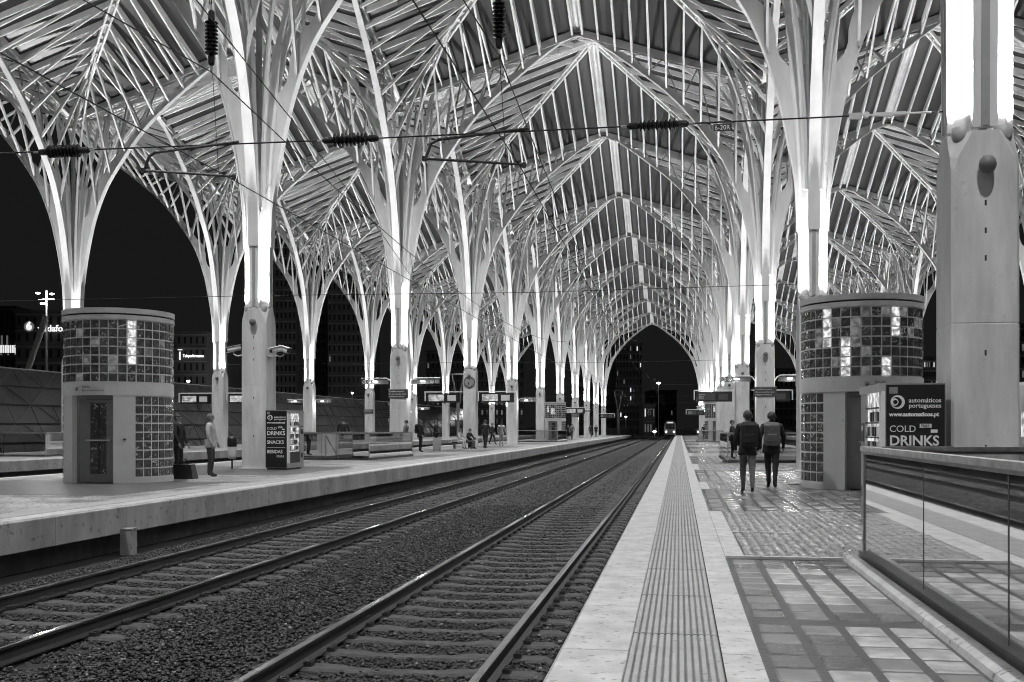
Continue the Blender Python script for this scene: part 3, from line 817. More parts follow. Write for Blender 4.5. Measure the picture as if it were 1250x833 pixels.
    if detail:
        # arrow badge and words on the band
        rr = rad + .025
        def on_band(phi, z): return P(R(phi), rr, z)
        def letters(body, size, phi0, z, dphi):
            for i, ch in enumerate(body):
                if ch == ' ': continue
                ph = phi0 + i * dphi; p = on_band(ph, z)
                text(ch, size, p, (R(90), 0, R(ph)), letter_dark, lb, ext=.002)
        ph0 = -4 if x > 0 else -16
        p = on_band(ph0, 2.19)
        bd = MB(); bd.tube([(0, 0, 0), (0, -.004, 0)], .045, letter_dark, 18); bd.tube([(0,-.004,0),(0,-.006,0)], .036, white_paint, 18)
        bd.box(-.006,.006,-.010,-.006,-.028,.028, letter_dark); bd.bar((-.02,-.008,-.006),(0,-.008,-.03),.010,.003,letter_dark, side=(1,0,1)); bd.bar((.02,-.008,-.006),(0,-.008,-.03),.010,.003,letter_dark, side=(1,0,-1))
        ob = bd.build('arrow_badge', lb, loc=p); ob.rotation_euler = (0,0,R(ph0))
        letters('Saída', .075, ph0 + 7, 2.215, 1.9)
        letters('Correspondências', .06, ph0 + 7, 2.135, 1.55)
    return t
KL = kiosk(-13.38, 23.35, 'round glass block lift kiosk with handled door, on the left platform, nearest there', [(46, 4, 6), (46,2,3)], True)
KR = kiosk(3.90, 23.5, 'round glass block lift kiosk with bright blocks, on the right platform behind the vending machine', [(-42, 3, 6), (-23, 0, 3), (27, 4, 6), (10,0,1)], True)
kiosk(-13.2, 110.5, 'small distant lift kiosk far down the left platform between columns', [(-20, 3, 5), (0, 2, 4)], False)
kiosk(3.9, 110.5, 'small distant lift kiosk far down the right platform', [(-10, 3, 5), (20, 2, 4)], False)
kiosk(-30.2, 110.5, 'small distant lift kiosk on the far left platform, half behind a column', [(20, 3, 5)], False)

# ------------------------------------------------------------------ vending machines
def machine(x0, x1, y0, y1, sgn, lab):
    # the black side panel faces the camera (-y), the lit front faces sgn * x
    t = thing('vending_machine', lab, 'vending machine', ((x0+x1)/2, (y0+y1)/2, 0), 0, 'drinks and snacks vending machines')
    w_, d_, h_ = (x1-x0), (y1-y0), 1.84
    hw, hd = w_/2, d_/2
    c = MB(); c.box(-hw, hw, -hd, hd, .05, h_, grey_paint); c.box(-hw+.03, hw-.03, -hd+.03, hd-.03, 0, .05, dark); cab = c.build('cabinet', t)
    p = MB(); p.box(-hw+.01, hw-.01, -hd-.006, -hd-.001, .07, h_-.02, black); sp = p.build('side_panel', t)
    f = MB(); X = sgn*hw
    def fb(m, ya, yb, za_, zb, d0, d1):
        xa, xb = sorted((X + sgn*d0, X + sgn*d1)); f.box(xa, xb, ya, yb, za_, zb, m)
    fb(steel_grey, -hd, hd, .05, .2, .001, .05); fb(steel_grey, -hd, hd, 1.74, h_, .001, .07)
    fb(white_paint, -hd, -hd+.14, .2, 1.74, .001, .05); fb(steel_grey, hd-.30, hd, .2, 1.74, .001, .05)
    f.build('front_frame', t)
    f = MB(); fb(lit_machine, -hd+.14, hd-.30, .55, 1.74, .001, .012)
    for s in range(6): fb(dark, -hd+.14, hd-.30, .58 + s*.19, .60 + s*.19, .013, .04)
    fb(black, -hd+.14, hd-.30, .2, .55, .001, .03)
    f.build('product_window', t)
    f = MB(); 
    for s in range(5):
        for q in range(6):
            if random.random() < .8:
                ya = -hd + .17 + q*(d_-.50)/6; fb(random.choice([white_paint, dark, steel_grey, black]), ya, ya+.07, .605+s*.19, .73+s*.19, .014, .035)
    f.build('products', t)
    f = MB(); fb(black, hd-.26, hd-.06, 1.1, 1.35, .052, .058); fb(dark, hd-.24, hd-.08, .35, .5, .052, .058); fb(lit_dim, hd-.22, hd-.10, 1.25, 1.31, .059, .062); f.build('keypad', t)
    y_ = -hd - .008; rt = (R(90), 0, 0); L0 = -hw + .045
    text('automáticos', .078, (L0+.23, y_, 1.60), rt, letter_w, sp, bold=.001); text('portugueses', .078, (L0+.23, y_, 1.535), rt, letter_w, sp, bold=.001)
    text('www.automaticos.pt', .070, (L0, y_, 1.43), rt, letter_w, sp, bold=.003)
    text('COLD', .115, (L0, y_, 1.235), rt, letter_w, sp); text('DRINKS', .172, (L0, y_, 1.07), rt, letter_w, sp, bold=.004, sx=.98)
    text('SNACKS', .150, (L0, y_, .80), rt, letter_w, sp, bold=.003, sx=.98)
    text('BEBIDAS', .145, (L0, y_, .51), rt, letter_w, sp, bold=.003, sx=.93); text('FRIAS', .10, (L0+.31, y_, .38), rt, letter_w, sp)
    lg = MB(); c0 = (L0+.10, y_, 1.605)
    def disc(cx, r, yy, m): lg.tube([(cx, yy, c0[2]), (cx, yy-.003, c0[2])], r, m, 28)
    disc(c0[0], .085, y_, letter_w); disc(c0[0]-.014, .062, y_-.004, black); disc(c0[0]-.038, .046, y_-.008, letter_w); disc(c0[0]-.03, .026, y_-.012, black)
    lg.box(L0, hw-.05, y_-.001, y_, .98, .99, letter_w); lg.box(L0, hw-.05, y_-.001, y_, .68, .69, letter_w)
    lg.build('emblem', sp)
    st = MB(); st.box(L0+.36, L0+.50, y_-.003, y_, 1.285, 1.335, letter_w); st.box(L0+.49, L0+.57, y_-.003, y_, 1.225, 1.265, letter_w); st.box(L0+.0, L0+.10, y_-.002, y_, 1.71, 1.79, grey_paint)
    st.build('sticker', sp)
    text('FREE.', .05, (L0+.37, y_-.004, 1.293), rt, letter_dark, sp)
    return t
machine(-12.62, -11.93, 30.55, 31.85, 1, 'black vending machine with lit product front, beside the second column of the left platform')
machine(2.53, 3.24, 13.5, 14.95, -1, 'black vending machine behind the glass balustrade, beside the nearest right-hand column')

# ------------------------------------------------------------------ glass balustrades
def balustrade(pts, lab, panels, top=1.10, base=.0, opaque=None, handrail=True):
    o = Vector(pts[0] + (0,)); t = thing('glass_balustrade', lab, 'balustrade', o, 0, 'glass balustrades round the stairs')
    ps = [Vector(p + (0,)) - o for p in pts]; corners = [p for i, p in enumerate(ps) if i in (0, len(ps)-1) or abs((ps[i]-ps[i-1]).normalized().dot((ps[i+1]-ps[i]).normalized())) < .9]
    for a, b_, n in zip(ps[:-1], ps[1:], panels):
        rl = MB(); rl.bar(a + Vector((0,0,top-.02)), b_ + Vector((0,0,top-.02)), .09, .045, rail_top_m); rl.bar(a + Vector((0,0,top-.055)), b_ + Vector((0,0,top-.055)), .05, .03, steel_grey); rl.build('top_rail', t)
        bs = MB(); bs.bar(a + Vector((0,0,.045)), b_ + Vector((0,0,.045)), .12, .09, grime); bs.build('base_rail', t)
        d = (b_ - a)
        for i in range(n):
            p = a + d * (i / n); q = a + d * ((i + 1) / n); e_ = d.normalized() * .012
            g_ = MB(); g_.bar(p + e_ + Vector((0,0,(top+.02)/2)), q - e_ + Vector((0,0,(top+.02)/2)), .014, top - .16, pane_m)
            g_.build('glass_pane', t)
            if i > 0 or a not in corners:
                c = MB(); c.bar(p + Vector((0,0,.09)), p + Vector((0,0,top-.07)), .02, .018, dark, side=d.normalized()); c.build('seam', t)
    for p in corners:
        c = MB(); c.bar(p + Vector((0,0,0)), p + Vector((0,0,top-.07)), .035, .05, steel_grey); c.build('post', t)
    return t
rail_top_m = mat('brushed_rail', .55, .35, metal=.9, noise=.3, nscale=9, bump=.1)
balustrade([(1.79, 1.6), (1.79, 6.06), (1.79, 8.07), (1.79, 10.57), (6.0, 10.57), (6.0, 1.6)], 'large clear glass balustrade in the right foreground with metal top rail and dark seams', [2, 1, 1, 2, 4])
balustrade([(1.79, 46.9), (1.79, 39.6), (6.0, 39.6)], 'small distant glass balustrade on the right platform beside the walking figures', [3, 3], top=1.12)
balustrade([(-12.15, 46.6), (-12.25, 40.2), (-15.0, 40.2), (-15.0, 46.6)], 'glass balustrade across the left platform behind the vending machine', [3, 2, 3], top=1.12)
balustrade([(-11.15, 104), (-11.15, 96), (-15.65, 96)], 'distant glass balustrade far along the left platform near the small kiosk', [4, 2])
balustrade([(1.79, 108), (1.79, 96), (6.0, 96)], 'distant glass balustrade far along the right platform', [4, 2])
balustrade([(-28.2, 48.0), (-28.2, 43.0), (-32.4, 43.0)], 'glass balustrade on the far left platform beyond the nearest kiosk', [2, 2])
for (x, y, s) in ((-14.2, 40.6, 1), (4.5, 40.2, 1)):
    hr = MB(); hr.tube([(x, y, 1.0), (x - .0, y + 2.4, -.45)], .022, steel, 8); hr.tube([(x, y, 0.0), (x, y, 1.0)], .022, steel, 8)
    tag(hr.build('handrail'), 'slanting steel handrail down the stairs on the ' + ('left' if x < 0 else 'right') + ' platform', 'handrail')
bx_ = MB(); bx_.box(2.0, 2.9, 40.0, 40.12, .62, 1.05, dark)
tag(bx_.build('notice_board'), 'dark board behind the distant glass balustrade on the right platform', 'notice board')

# ------------------------------------------------------------------ signs, boards, clock, cameras
def departure(x, y, w_, lit, lab, side, zt=3.62, h_=.62):
    t = thing('departure_board', lab, 'departure board', (x, y, 0), 0, 'hanging departure boards')
    a = MB(); a.box(-w_/2, w_/2, -.10, .10, zt-h_-.08, zt-.08, black); a.build('housing', t)
    b_ = MB(); b_.box(-w_/2+.10, -w_/2+.10+w_*.47, -.106, -.101, zt-h_+.02, zt-.18, lit_screen if lit else plate_m); b_.build('screen', t)
    c_ = MB(); c_.box(w_*.12, w_*.38, -.106, -.101, zt-h_+.04, zt-.22, plate_m if not lit else lit_dim); c_.build('screen', t)
    d_ = MB(); d_.bar((-w_/2-.15, 0, zt), (w_/2+.15, 0, zt), .10, .07, steel); d_.bar((side*(w_/2+.15), 0, zt-.6), (side*(w_/2+.15), 0, zt+.03), .07, .07, steel)
    d_.build('bracket', t)
    for i in range(3):
        text(random.choice(['Lisboa S. Apolónia', 'Sintra', 'Azambuja', 'Alverca', 'Entroncamento', 'Castanheira']), .10, (-w_/2+.14, -.11, zt-.28-i*.11), (R(90),0,0), letter_dark if lit else letter_w, t)
    return t
# row, k, sides
departure(-14.95, 65.4, 2.15, True, 'departure board with pale screen, left of the column with the clock', -1)
departure(-11.45, 65.4, 2.15, True, 'departure board with pale screen, right of the column with the clock', -1)
departure(-31.9, 65.4, 2.15, True, 'departure board on the far left platform, left of its fourth column', -1)
departure(-28.5, 65.4, 2.15, True, 'departure board on the far left platform, partly hidden by the second left column', -1)
departure(2.15, 65.4, 2.15, False, 'unlit departure board on the right platform, nearest of those there', -1)
departure(5.6, 65.4, 2.15, False, 'unlit departure board right of the fourth right-hand column', 1)
departure(-11.45, 167.4, 2.15, False, 'small departure board at the far end of the left platform', 1)
departure(2.1, 133.4, 2.15, False, 'small departure board far down the right platform', -1)
departure(-11.5, 116.4, 2.15, True, 'small lit departure board in the distance of the left platform', -1)
def signarm(x, y, sgn, n1, lab):
    t = thing('platform_sign', lab, 'platform sign', (x, y, 0), 0, 'sign arms with lamps on the columns')
    a = MB(); a.tube([(sgn*.41,0,3.42),(sgn*.55,0,3.60),(sgn*.70,0,3.68),(sgn*1.95,0,3.68)], .03, steel, 8); a.build('arm', t)
    p = MB(); x_a, x_b = sorted((sgn*.62, sgn*1.92)); p.box(x_a, x_b, -.05, .05, 3.40, 3.62, plate_m); pl = p.build('sign_plate', t)
    l = MB(); lx = sgn*1.25 if sgn < 0 else sgn*1.1; l.box(lx-.11, lx+.11, -.09, .03, 3.50, 3.55, lamp_hot); l.build('lamp', t)
    lamp((lx, -.12, 3.22), SIGN_POWER, .1, parent=t)
    for i, s in enumerate(n1):
        cx = (sgn*1.80) - sgn*i*.24
        d = MB(); d.tube([(cx,-.052,3.51),(cx,-.056,3.51)], .085, letter_w, 18); d.tube([(cx,-.057,3.51),(cx,-.059,3.51)], .068, plate_m, 18); d.build('number_disc', pl)
        text(s, .12, (cx, -.061, 3.47), (R(90),0,0), letter_w, pl, align='CENTER')
    return t
signarm(-13.18, 48.4, -1, '34', 'lamp arm with number discs, left of the third column on the left platform')
signarm(-13.18, 48.4, 1, '56', 'lamp arm with number discs, right of the third column on the left platform')
signarm(3.83, 48.4, -1, '34', 'arm with two number discs and a lamp, left of the third right-hand column')
signarm(3.83, 48.4, 1, '56', 'arm with a lamp, right of the third right-hand column next to the kiosk')
signarm(-30.2, 82.4, -1, '12', 'arm with a lamp on the far left platform, left of its fifth column')
signarm(-30.2, 82.4, 1, '12', 'arm with a lamp on the far left platform, right of its fifth column')
signarm(-13.18, 82.4, 1, '56', 'arm with a lamp, right of the fifth column on the left platform')
signarm(-13.18, 133.4, -1, '34', 'distant lamp arm, left of the eighth column on the left platform')
signarm(-13.18, 133.4, 1, '56', 'distant lamp arm, right of the eighth column on the left platform')
signarm(-30.2, 116.4, 1, '12', 'distant lamp arm, right of the seventh column on the far left platform')
signarm(-30.2, 116.4, -1, '12', 'distant lamp arm, left of the seventh column on the far left platform')
signarm(3.83, 116.4, -1, '34', 'distant lamp arm on the right platform behind the small kiosk')
def nameplate(x, y, lab, body=('É proibido atravessar', 'Do not cross the tracks', 'Défense de traverser')):
    t = thing('notice_plate', lab, 'notice sign', (x, y, 0), 0, 'grey notice plates on the columns')
    p = MB(); p.box(-.48, .48, -.03, .0, 2.70, 3.12, plate_m); p.box(-.50, .50, -.034, .0, 3.12, 3.15, steel_grey); p.build('plate', t)
    for i, b_ in enumerate(body): text(b_, .085, (-.44, -.036, 3.0 - i*.12), (R(90),0,0), letter_w, t)
nameplate(-13.18, 47.96, 'grey notice plate on the front of the third column, left platform')
nameplate(3.83, 47.96, 'grey notice plate on the front of the third right-hand column')
nameplate(-13.18, 132.96, 'tiny grey notice plate on the eighth column, left platform')
nameplate(-30.2, 98.96, 'grey notice plate on the sixth column of the far left platform')
# clock
t = thing('station_clock', 'round station clock on the fourth column of the left platform', 'clock', (-13.18, 64.97, 4.22))
c = MB(); c.tube([(0,.02,0),(0,-.07,0)], .36, dark, 32); c.build('case', t)
c = MB(); c.tube([(0,-.071,0),(0,-.075,0)], .31, clock_face, 32)
for i in range(12):
    a = i*math.pi/6; c.bar((.24*math.sin(a),-.078,.24*math.cos(a)),(.295*math.sin(a),-.078,.295*math.cos(a)),.03,.004,black, side=(math.cos(a),0,-math.sin(a)))
c.build('face', t)
c = MB()
for a, l, ww in ((R(196), .24, .028), (R(214), .16, .04)): c.bar((0,-.082,0),(l*math.sin(a),-.082,l*math.cos(a)),ww,.005,black, side=(math.cos(a),0,-math.sin(a)))
c.build('hands', t)
# cctv on column k=1
def cctv(x, y, z, yaw, sg, lab):
    t = thing('security_camera', lab, 'security camera', (x, y, z), 0, 'security cameras on the second left column')
    a = MB(); a.tube([(-sg*.0,0,-.12),(sg*.18,-.02,-.16),(sg*.30,-.05,-.10),(sg*.30,-.05,0)], .02, steel, 8); a.build('bracket', t)
    b_ = MB(); d = Vector((math.sin(yaw), -math.cos(yaw), -.25)).normalized(); p = Vector((sg*.30,-.05,.06))
    b_.tube([p - d*.22, p - d*.2, p + d*.2, p + d*.22], [.06,.085,.085,.075], steel, 14); b_.build('housing', t, smooth=True)
    b_ = MB(); b_.tube([p + d*.222, p + d*.235], .055, black, 12); b_.build('lens', t)
    b_ = MB(); b_.bar(p + Vector((0,0,.10)) - d*.2, p + Vector((0,0,.10)) + d*.28, .2, .012, steel); b_.build('sunshield', t)
cctv(-13.59, 31.1, 3.72, R(-50), -1, 'white security camera on the left side of the second left column')
cctv(-12.77, 31.1, 3.68, R(-30), 1, 'white security camera on the right side of the second left column, inner of the pair')
cctv(-12.60, 31.3, 3.70, R(60), 1, 'white security camera on the right side of the second left column, outer of the pair')
# litter bin
t = thing('litter_bin', 'slim litter bin with dark lid standing left of the second left column', 'litter bin', (-13.92, 31.0, 0))
a = MB(); a.tube([(0,0,.0),(0,0,.35)], .03, dark, 8); a.build('stand', t)
a = MB(); a.lathe([(0,.30),(.10,.31),(.13,.4),(.14,.9),(.12,.92),(0,.92)], case_w, 16); a.build('body', t, smooth=True)
a = MB(); a.lathe([(.145,.70),(.15,.92),(.12,1.02),(0,1.05)], black, 16); a.build('lid', t, smooth=True)

# ------------------------------------------------------------------ overhead line
def insulator(loc, vertical, lab, L=.52):
    t = thing('insulator', lab, 'insulator', loc, 0, 'ribbed insulators of the overhead line')
    a = MB(); n = 9
    prof = [(.02,-L/2-.16),(.045,-L/2-.13),(.05,-L/2-.02),(.035,-L/2)]
    for i in range(n):
        z = -L/2 + L*(i+.5)/n; prof += [(.045, z-L/n*.45), (.095, z-L/n*.05), (.095, z+L/n*.08), (.045, z+L/n*.30)]
    prof += [(.035,L/2),(.05,L/2+.02),(.045,L/2+.13),(.02,L/2+.16)]
    a.lathe([(0, prof[0][1])] + prof + [(0, prof[-1][1])], porcelain, 16); a.build('sheds', t, smooth=False)
    if not vertical: t.rotation_euler = (0, R(90), 0)
    c = MB(); c.tube([(0,0,L/2+.14),(0,0,L/2+.24)], .016, steel_grey, 6); c.tube([(0,0,-L/2-.14),(0,0,-L/2-.24)], .016, steel_grey, 6); c.build('clevis', t)
    return t
YW = 14.36; ZW = 5.45
sw = MB(); sw.tube([(-9.6-3, YW, ZW+.02), (-4.6, YW, ZW-.03), (3.42, YW, ZW-.02)], .011, wire_m, 6)
tag(sw.build('span_wire'), 'thin dark wire strung across the tracks between the nearest columns', 'wire', 'overhead wires')
tb_ = thing('turnbuckle', 'pale turnbuckle tightening the span wire by the nearest right column', 'turnbuckle', (2.75, YW, ZW-.02))
a = MB(); a.box(-.16,.16,-.035,-.02,-.02,.02,steel); a.box(-.16,.16,.02,.035,-.02,.02,steel); a.box(-.20,-.16,-.035,.035,-.02,.02,steel); a.box(.16,.20,-.035,.035,-.02,.02,steel); a.tube([(.2,0,0),(.52,0,0)],.014,steel,8); a.build('body', tb_)
a = MB(); a.box(-.52,-.36,-.03,.03,-.05,.03,case_w); a.tube([(-.36,0,0),(-.2,0,0)],.014,steel,8); a.tube([(-.3,-.03,0),(-.3,.03,0)],.04,steel,12); a.build('clamp', tb_)
insulator((-.29, YW, ZW-.025), False, 'dark ribbed insulator on the span wire, nearest the right platform')
insulator((-4.65, YW, ZW-.03), False, 'dark ribbed insulator on the span wire, middle one between both tracks')
insulator((-9.12, YW, ZW-.01), False, 'dark ribbed insulator on the span wire, leftmost one')
pt = thing('wire_tag', 'small plate marked 6-20R hanging on the span wire', 'tag', (.58, YW-.01, ZW-.10))
a = MB(); a.box(-.12,.12,-.004,.004,-.05,.05,plate_m); a.build('plate', pt); text('6-20R', .085, (-.105,-.006,-.03), (R(90),0,0), letter_w, pt)
def catenary(tx, sx, name):
    i = insulator((tx - .1, YW, 7.0), True, f'dark vertical insulator hanging above the {name} track', L=.5)
    c = MB(); c.tube([(tx-.1, YW, 7.25), (tx-.1, YW, 17.0)], .010, wire_m, 5); c.tube([(tx-.1,YW,6.7),(tx-.1,YW,6.52)], .02, steel_grey, 6)
    tag(c.build('hanger_rod'), f'thin dark rod holding the insulator above the {name} track', 'hanger', 'overhead wires')
    # messenger with sag between supports, contact wire below
    m = MB(); pts = []
    sup = [-30, YW, 48.4+14, 110, 160, 215, 270, 330]
    for a_, b_ in zip(sup[:-1], sup[1:]):
        for k in range(13):
            f = k/13; pts.append((tx - .1, a_ + (b_-a_)*f, 6.5 - 4*1.05*f*(1-f)))
    m.tube(pts, .009, wire_m, 5)
    tag(m.build('messenger_wire'), f'sagging dark upper wire above the {name} track', 'wire', 'overhead wires')
    c = MB(); zig = []
    for j, y_ in enumerate(sup): zig.append((tx + (.2 if j % 2 else -.2), y_, 4.93))
    c.tube(zig, .008, wire_m, 5)
    yy = 3.0
    while yy < 200:
        f = None
        for a_, b_ in zip(sup[:-1], sup[1:]):
            if a_ <= yy < b_: f = (yy-a_)/(b_-a_)
        c.tube([(tx-.1, yy, 6.5-4.2*f*(1-f)), (tx, yy, 4.94)], .005, wire_m, 4); yy += 5.7
    tag(c.build('contact_wire'), f'dark contact wire with droppers above the {name} track', 'wire', 'overhead wires')
    # registration arm
    t = thing('registration_arm', f'bent steady arm holding the wires over the {name} track', 'steady arm', (tx, YW, 0), 0, 'steady arms of the overhead line')
    a = MB(); a.tube([(-1.15,0,5.12),(-1.08,0,5.3),(-.98,0,5.36),(.32,0,5.46)], .022, dark, 8); a.build('upper_arm', t)
    a = MB(); a.tube([(-1.17,0,5.10),(.25,0,4.96)], .018, dark, 8); a.lathe([(.0,-.04),(.04,-.03),(.04,.03),(0,.04)], dark, 8, c=(-1.17,0,5.10)); a.lathe([(0,-.05),(.03,-.03),(.03,.03),(0,.05)], dark, 8, c=(.25,0,4.95)); a.build('lower_arm', t)
catenary(-2.39, 0, 'right'); catenary(-6.67, 0, 'left')
# diagonal and further wires
dw = MB()
dw.tube([(-5.2, 8.0, 6.4), (-7.2, 24, 6.2), (-12.4, 60, 5.6)], .008, wire_m, 5)
for (yy, zz) in ((31.4, 5.5), (65.4, 5.5), (99.4, 5.45), (133.4, 5.4), (167.4, 5.4)): dw.tube([(-13.1, yy, zz), (-4.6, yy, zz-.08), (3.8, yy, zz)], .009, wire_m, 5); dw.tube([(-30.1, yy, zz), (-13.1, yy, zz)], .009, wire_m, 5)
tag(dw.build('cross_wires'), 'distant thin wires crossing between the rows of columns', 'wire', 'overhead wires')

# ------------------------------------------------------------------ long station shell and buildings at left
sh = thing('station_shell', 'long low curved dark glass hall behind the far left platform', 'building', (-46, 0, -1))
a = MB(); Xp = [-43.0, -43.55, -44.15, -44.8, -45.5, -46.2]; Zp = [0, 1.3, 2.6, 3.9, 5.2, 6.45]
Y0, Y1, dy = 30, 220, 2.6
nY = int((Y1-Y0)/dy)
for j in range(nY):
    for i in range(5):
        y_a, y_b = Y0+j*dy+.03, Y0+(j+1)*dy-.03
        skw = .0
        q = [(Xp[i]+46, y_a, Zp[i]+.03), (Xp[i]+46, y_b, Zp[i]+.03), (Xp[i+1]+46, y_b, Zp[i+1]-.03), (Xp[i+1]+46, y_a, Zp[i+1]-.03)]
        tl = random.uniform(-.03,.03)
        q2 = [(p[0]+.06+tl*(1 if k in (0,3) else -1), p[1], p[2]+.02) for k, p in enumerate(q)]
        a.add(q + q2, [(4,5,6,7),(0,1,5,4),(1,2,6,5),(2,3,7,6),(3,0,4,7)], shell_m)
a.build('glass_panels', sh)
a = MB(); a.add([(x+46-.05, Y0, z) for x, z in zip(Xp, Zp)] + [(x+46-.05, Y1, z) for x, z in zip(Xp, Zp)], [(i, i+1, 7+i, 6+i) for i in range(5)], dark)
a.bar((-.5,Y0,6.45),(-.5,Y1,6.45),.4,.2,steel_grey, side=(1,0,0)); a.bar((-8,Y0,6.4),(-8,Y1,6.4),15,.1,facade_m, side=(1,0,0)); a.build('frame', sh)
a = MB()
for j in range(0, nY):
    yy = Y0 + j*dy
    for i in range(5):
        if (i + j) % 2: a.bar((Xp[i]+46+.12, yy, Zp[i]), (Xp[i+1]+46+.12, yy+dy, Zp[i+1]), .05, .04, shell_line, side=(0,1,0))
        elif j % 3: a.bar((Xp[i]+46+.12, yy+dy, Zp[i]), (Xp[i+1]+46+.12, yy+dy*.3, Zp[i+1]), .05, .04, shell_line, side=(0,1,0))
for i in range(1, 5): a.bar((Xp[i]+46+.13, Y0, Zp[i]), (Xp[i]+46+.13, Y1, Zp[i]), .07, .06, shell_dark, side=(0,0,1))
a.build('slanting_ribs', sh)

def pix(px, py, Zc):   # image position at a depth -> world
    th = R(9.125); Xc = (px-625)/1270*Zc
    return (Xc*math.cos(th) - Zc*math.sin(th), Xc*math.sin(th) + Zc*math.cos(th), CAMZ + (523-py)/1270*Zc)
def building(name, pxa, pxb, pytop, Zc, depth, m, lab, rows, cols, litp, win=True, wm=None):
    xa, ya, zt = pix(pxa, pytop, Zc); xb, yb, _ = pix(pxb, pytop, Zc)
    ang = math.atan2(yb-ya, xb-xa); wd = math.hypot(xb-xa, yb-ya)
    t = thing(name, lab, 'building', (xa, ya, -1.06), ang)
    zt += 1.06
    a = MB(); a.box(0, wd, 0, depth, 0, zt, m); a.box(-.2, wd+.2, -.2, depth+.2, zt, zt+.5, m); a.build('walls', t)
    a = MB()
    for r_ in range(1, rows+1): a.box(0, wd, -.25, 0-.001, zt*r_/rows-.25, zt*r_/rows-.05, tower_m if m is not tower_m else steel_grey)
    a.build('floor_edges', t)
    if win:
        a = MB(); nlit = 0
        for r_ in range(rows):
            for c_ in range(cols):
                z0_ = zt*(r_+.28)/rows; z1_ = zt*(r_+.78)/rows; x_0 = wd*(c_+.3)/cols; x_1 = wd*(c_+.62)/cols
                mm = train_d
                if random.random() < litp: mm = wm or random.choice([lit_window, lit_dim, lit_dim])
                if mm is train_d: a.box(x_0, x_1, -.06, -.003, z0_, z1_, mm)
                else:
                    b_ = MB(); b_.box(x_0, x_1, -.06, -.003, z0_, z1_, mm); b_.build('window', t)
        a.build('dark_windows', t)['kind'] = 'stuff'
    return t, wd, zt
t1, wd, zt = building('office_block', -60, 19, 377, 195, 25, facade_m, 'dark office block at the left edge with a lit strip of windows', 6, 12, .06)
a = MB()
for i in range(16):
    a = MB(); a.box(wd*.55+i*.44, wd*.55+i*.44+.3, -.12, -.062, 16.2+(i%3)*.1, 17.9, lit_window); a.build('window', t1)
t2, wd, zt = building('office_block', 19, 135, 383, 165, 30, facade_m, 'dark office block carrying a telephone company sign behind the left kiosk', 8, 12, .0)
# the lit lettering and emblem on its parapet
xs_, ys_, zs2 = pix(36, 399, 164)
sg = thing('rooftop_sign', 'lit roof sign reading vodafone with a round speech-mark emblem', 'sign', (xs_, ys_, zs2), R(9.1))
a = MB(); a.tube([(0,0,0),(0,-.15,0)], .95, cl_mid, 28); a.tube([(0,-.152,0),(0,-.2,0)], .78, lit_dim, 28); a.build('emblem_disc', sg)
a = MB(); a.tube([(0.02,-.22,-.12),(0.02,-.26,-.12)], .46, lit_window, 24); a.bar((-.30,-.24,.05),(.18,-.24,.74),.34,.04,lit_window, side=(.8,0,-.6)); a.build('emblem_mark', sg)
text('vodafone', 1.45, (1.35, -.1, -.75), (R(90),0,0), letter_lit, sg, ext=.06, bold=.02)
t3, wd, zt = building('office_block', 208, 252, 408, 200, 30, facade_m, 'low dark office block with a lit company sign between kiosk and column', 8, 6, .0)
xs_, ys_, zs2 = pix(217, 434, 199)
sg = thing('facade_sign', 'lit sign reading Teleperformance on a dark office block', 'sign', (xs_, ys_, zs2), R(9.1))
a = MB(); a.lathe([(.15,0),(.45,0),(.45,.12),(.15,.12),(.15,0)], lit_window, 16, c=(.45,-.1,1.0)); a.box(.3,.55,-.2,0,-.9,.7,lit_window); ob = a.build('emblem', sg)
text('Teleperformance', .80, (1.0, -.1, -.35), (R(90),0,0), letter_lit, sg, ext=.05, bold=.02, sx=.72)
building('office_tower', 336, 362, 250, 260, 20, tower_m, 'tall dark office tower seen right of the second left column', 22, 5, .0)
building('office_tower', 400, 452, 230, 280, 20, tower_m, 'wide dark office tower left of the third left column', 24, 9, .03)
building('office_tower', 363, 398, 300, 300, 20, facade_m, 'dark tower with balconies between two office towers', 20, 5, .02)
building('apartment_tower', 752, 784, 421, 330, 18, facade_m, 'apartment tower with a column of lit stair windows beyond the arch', 11, 8, .10)
building('apartment_block', 795, 826, 478, 380, 18, facade_m, 'low dark block with few lit windows at the end of the tracks', 5, 8, .12)
building('apartment_block', 700, 750, 460, 360, 18, facade_m, 'dark block beyond the end of the left platform', 7, 10, .03)
building('apartment_block', 1122, 1150, 440, 140, 18, facade_m, 'dark block with small lights between right kiosk and nearest column', 9, 10, .22)
building('apartment_block', 880, 975, 452, 300, 18, facade_m, 'dark distant block behind the right-hand columns', 7, 16, .06)
building('apartment_block', 520, 640, 430, 320, 18, facade_m, 'dark block with balconies behind the middle left columns', 9, 20, .04)
building('apartment_block', 1228, 1300, 400, 120, 18, facade_m, 'dark block at the right edge behind the nearest column', 9, 12, .08)
building('low_building', 786, 800, 495, 300, 12, facade_m, 'small dark building left of the far train', 2, 4, .2)
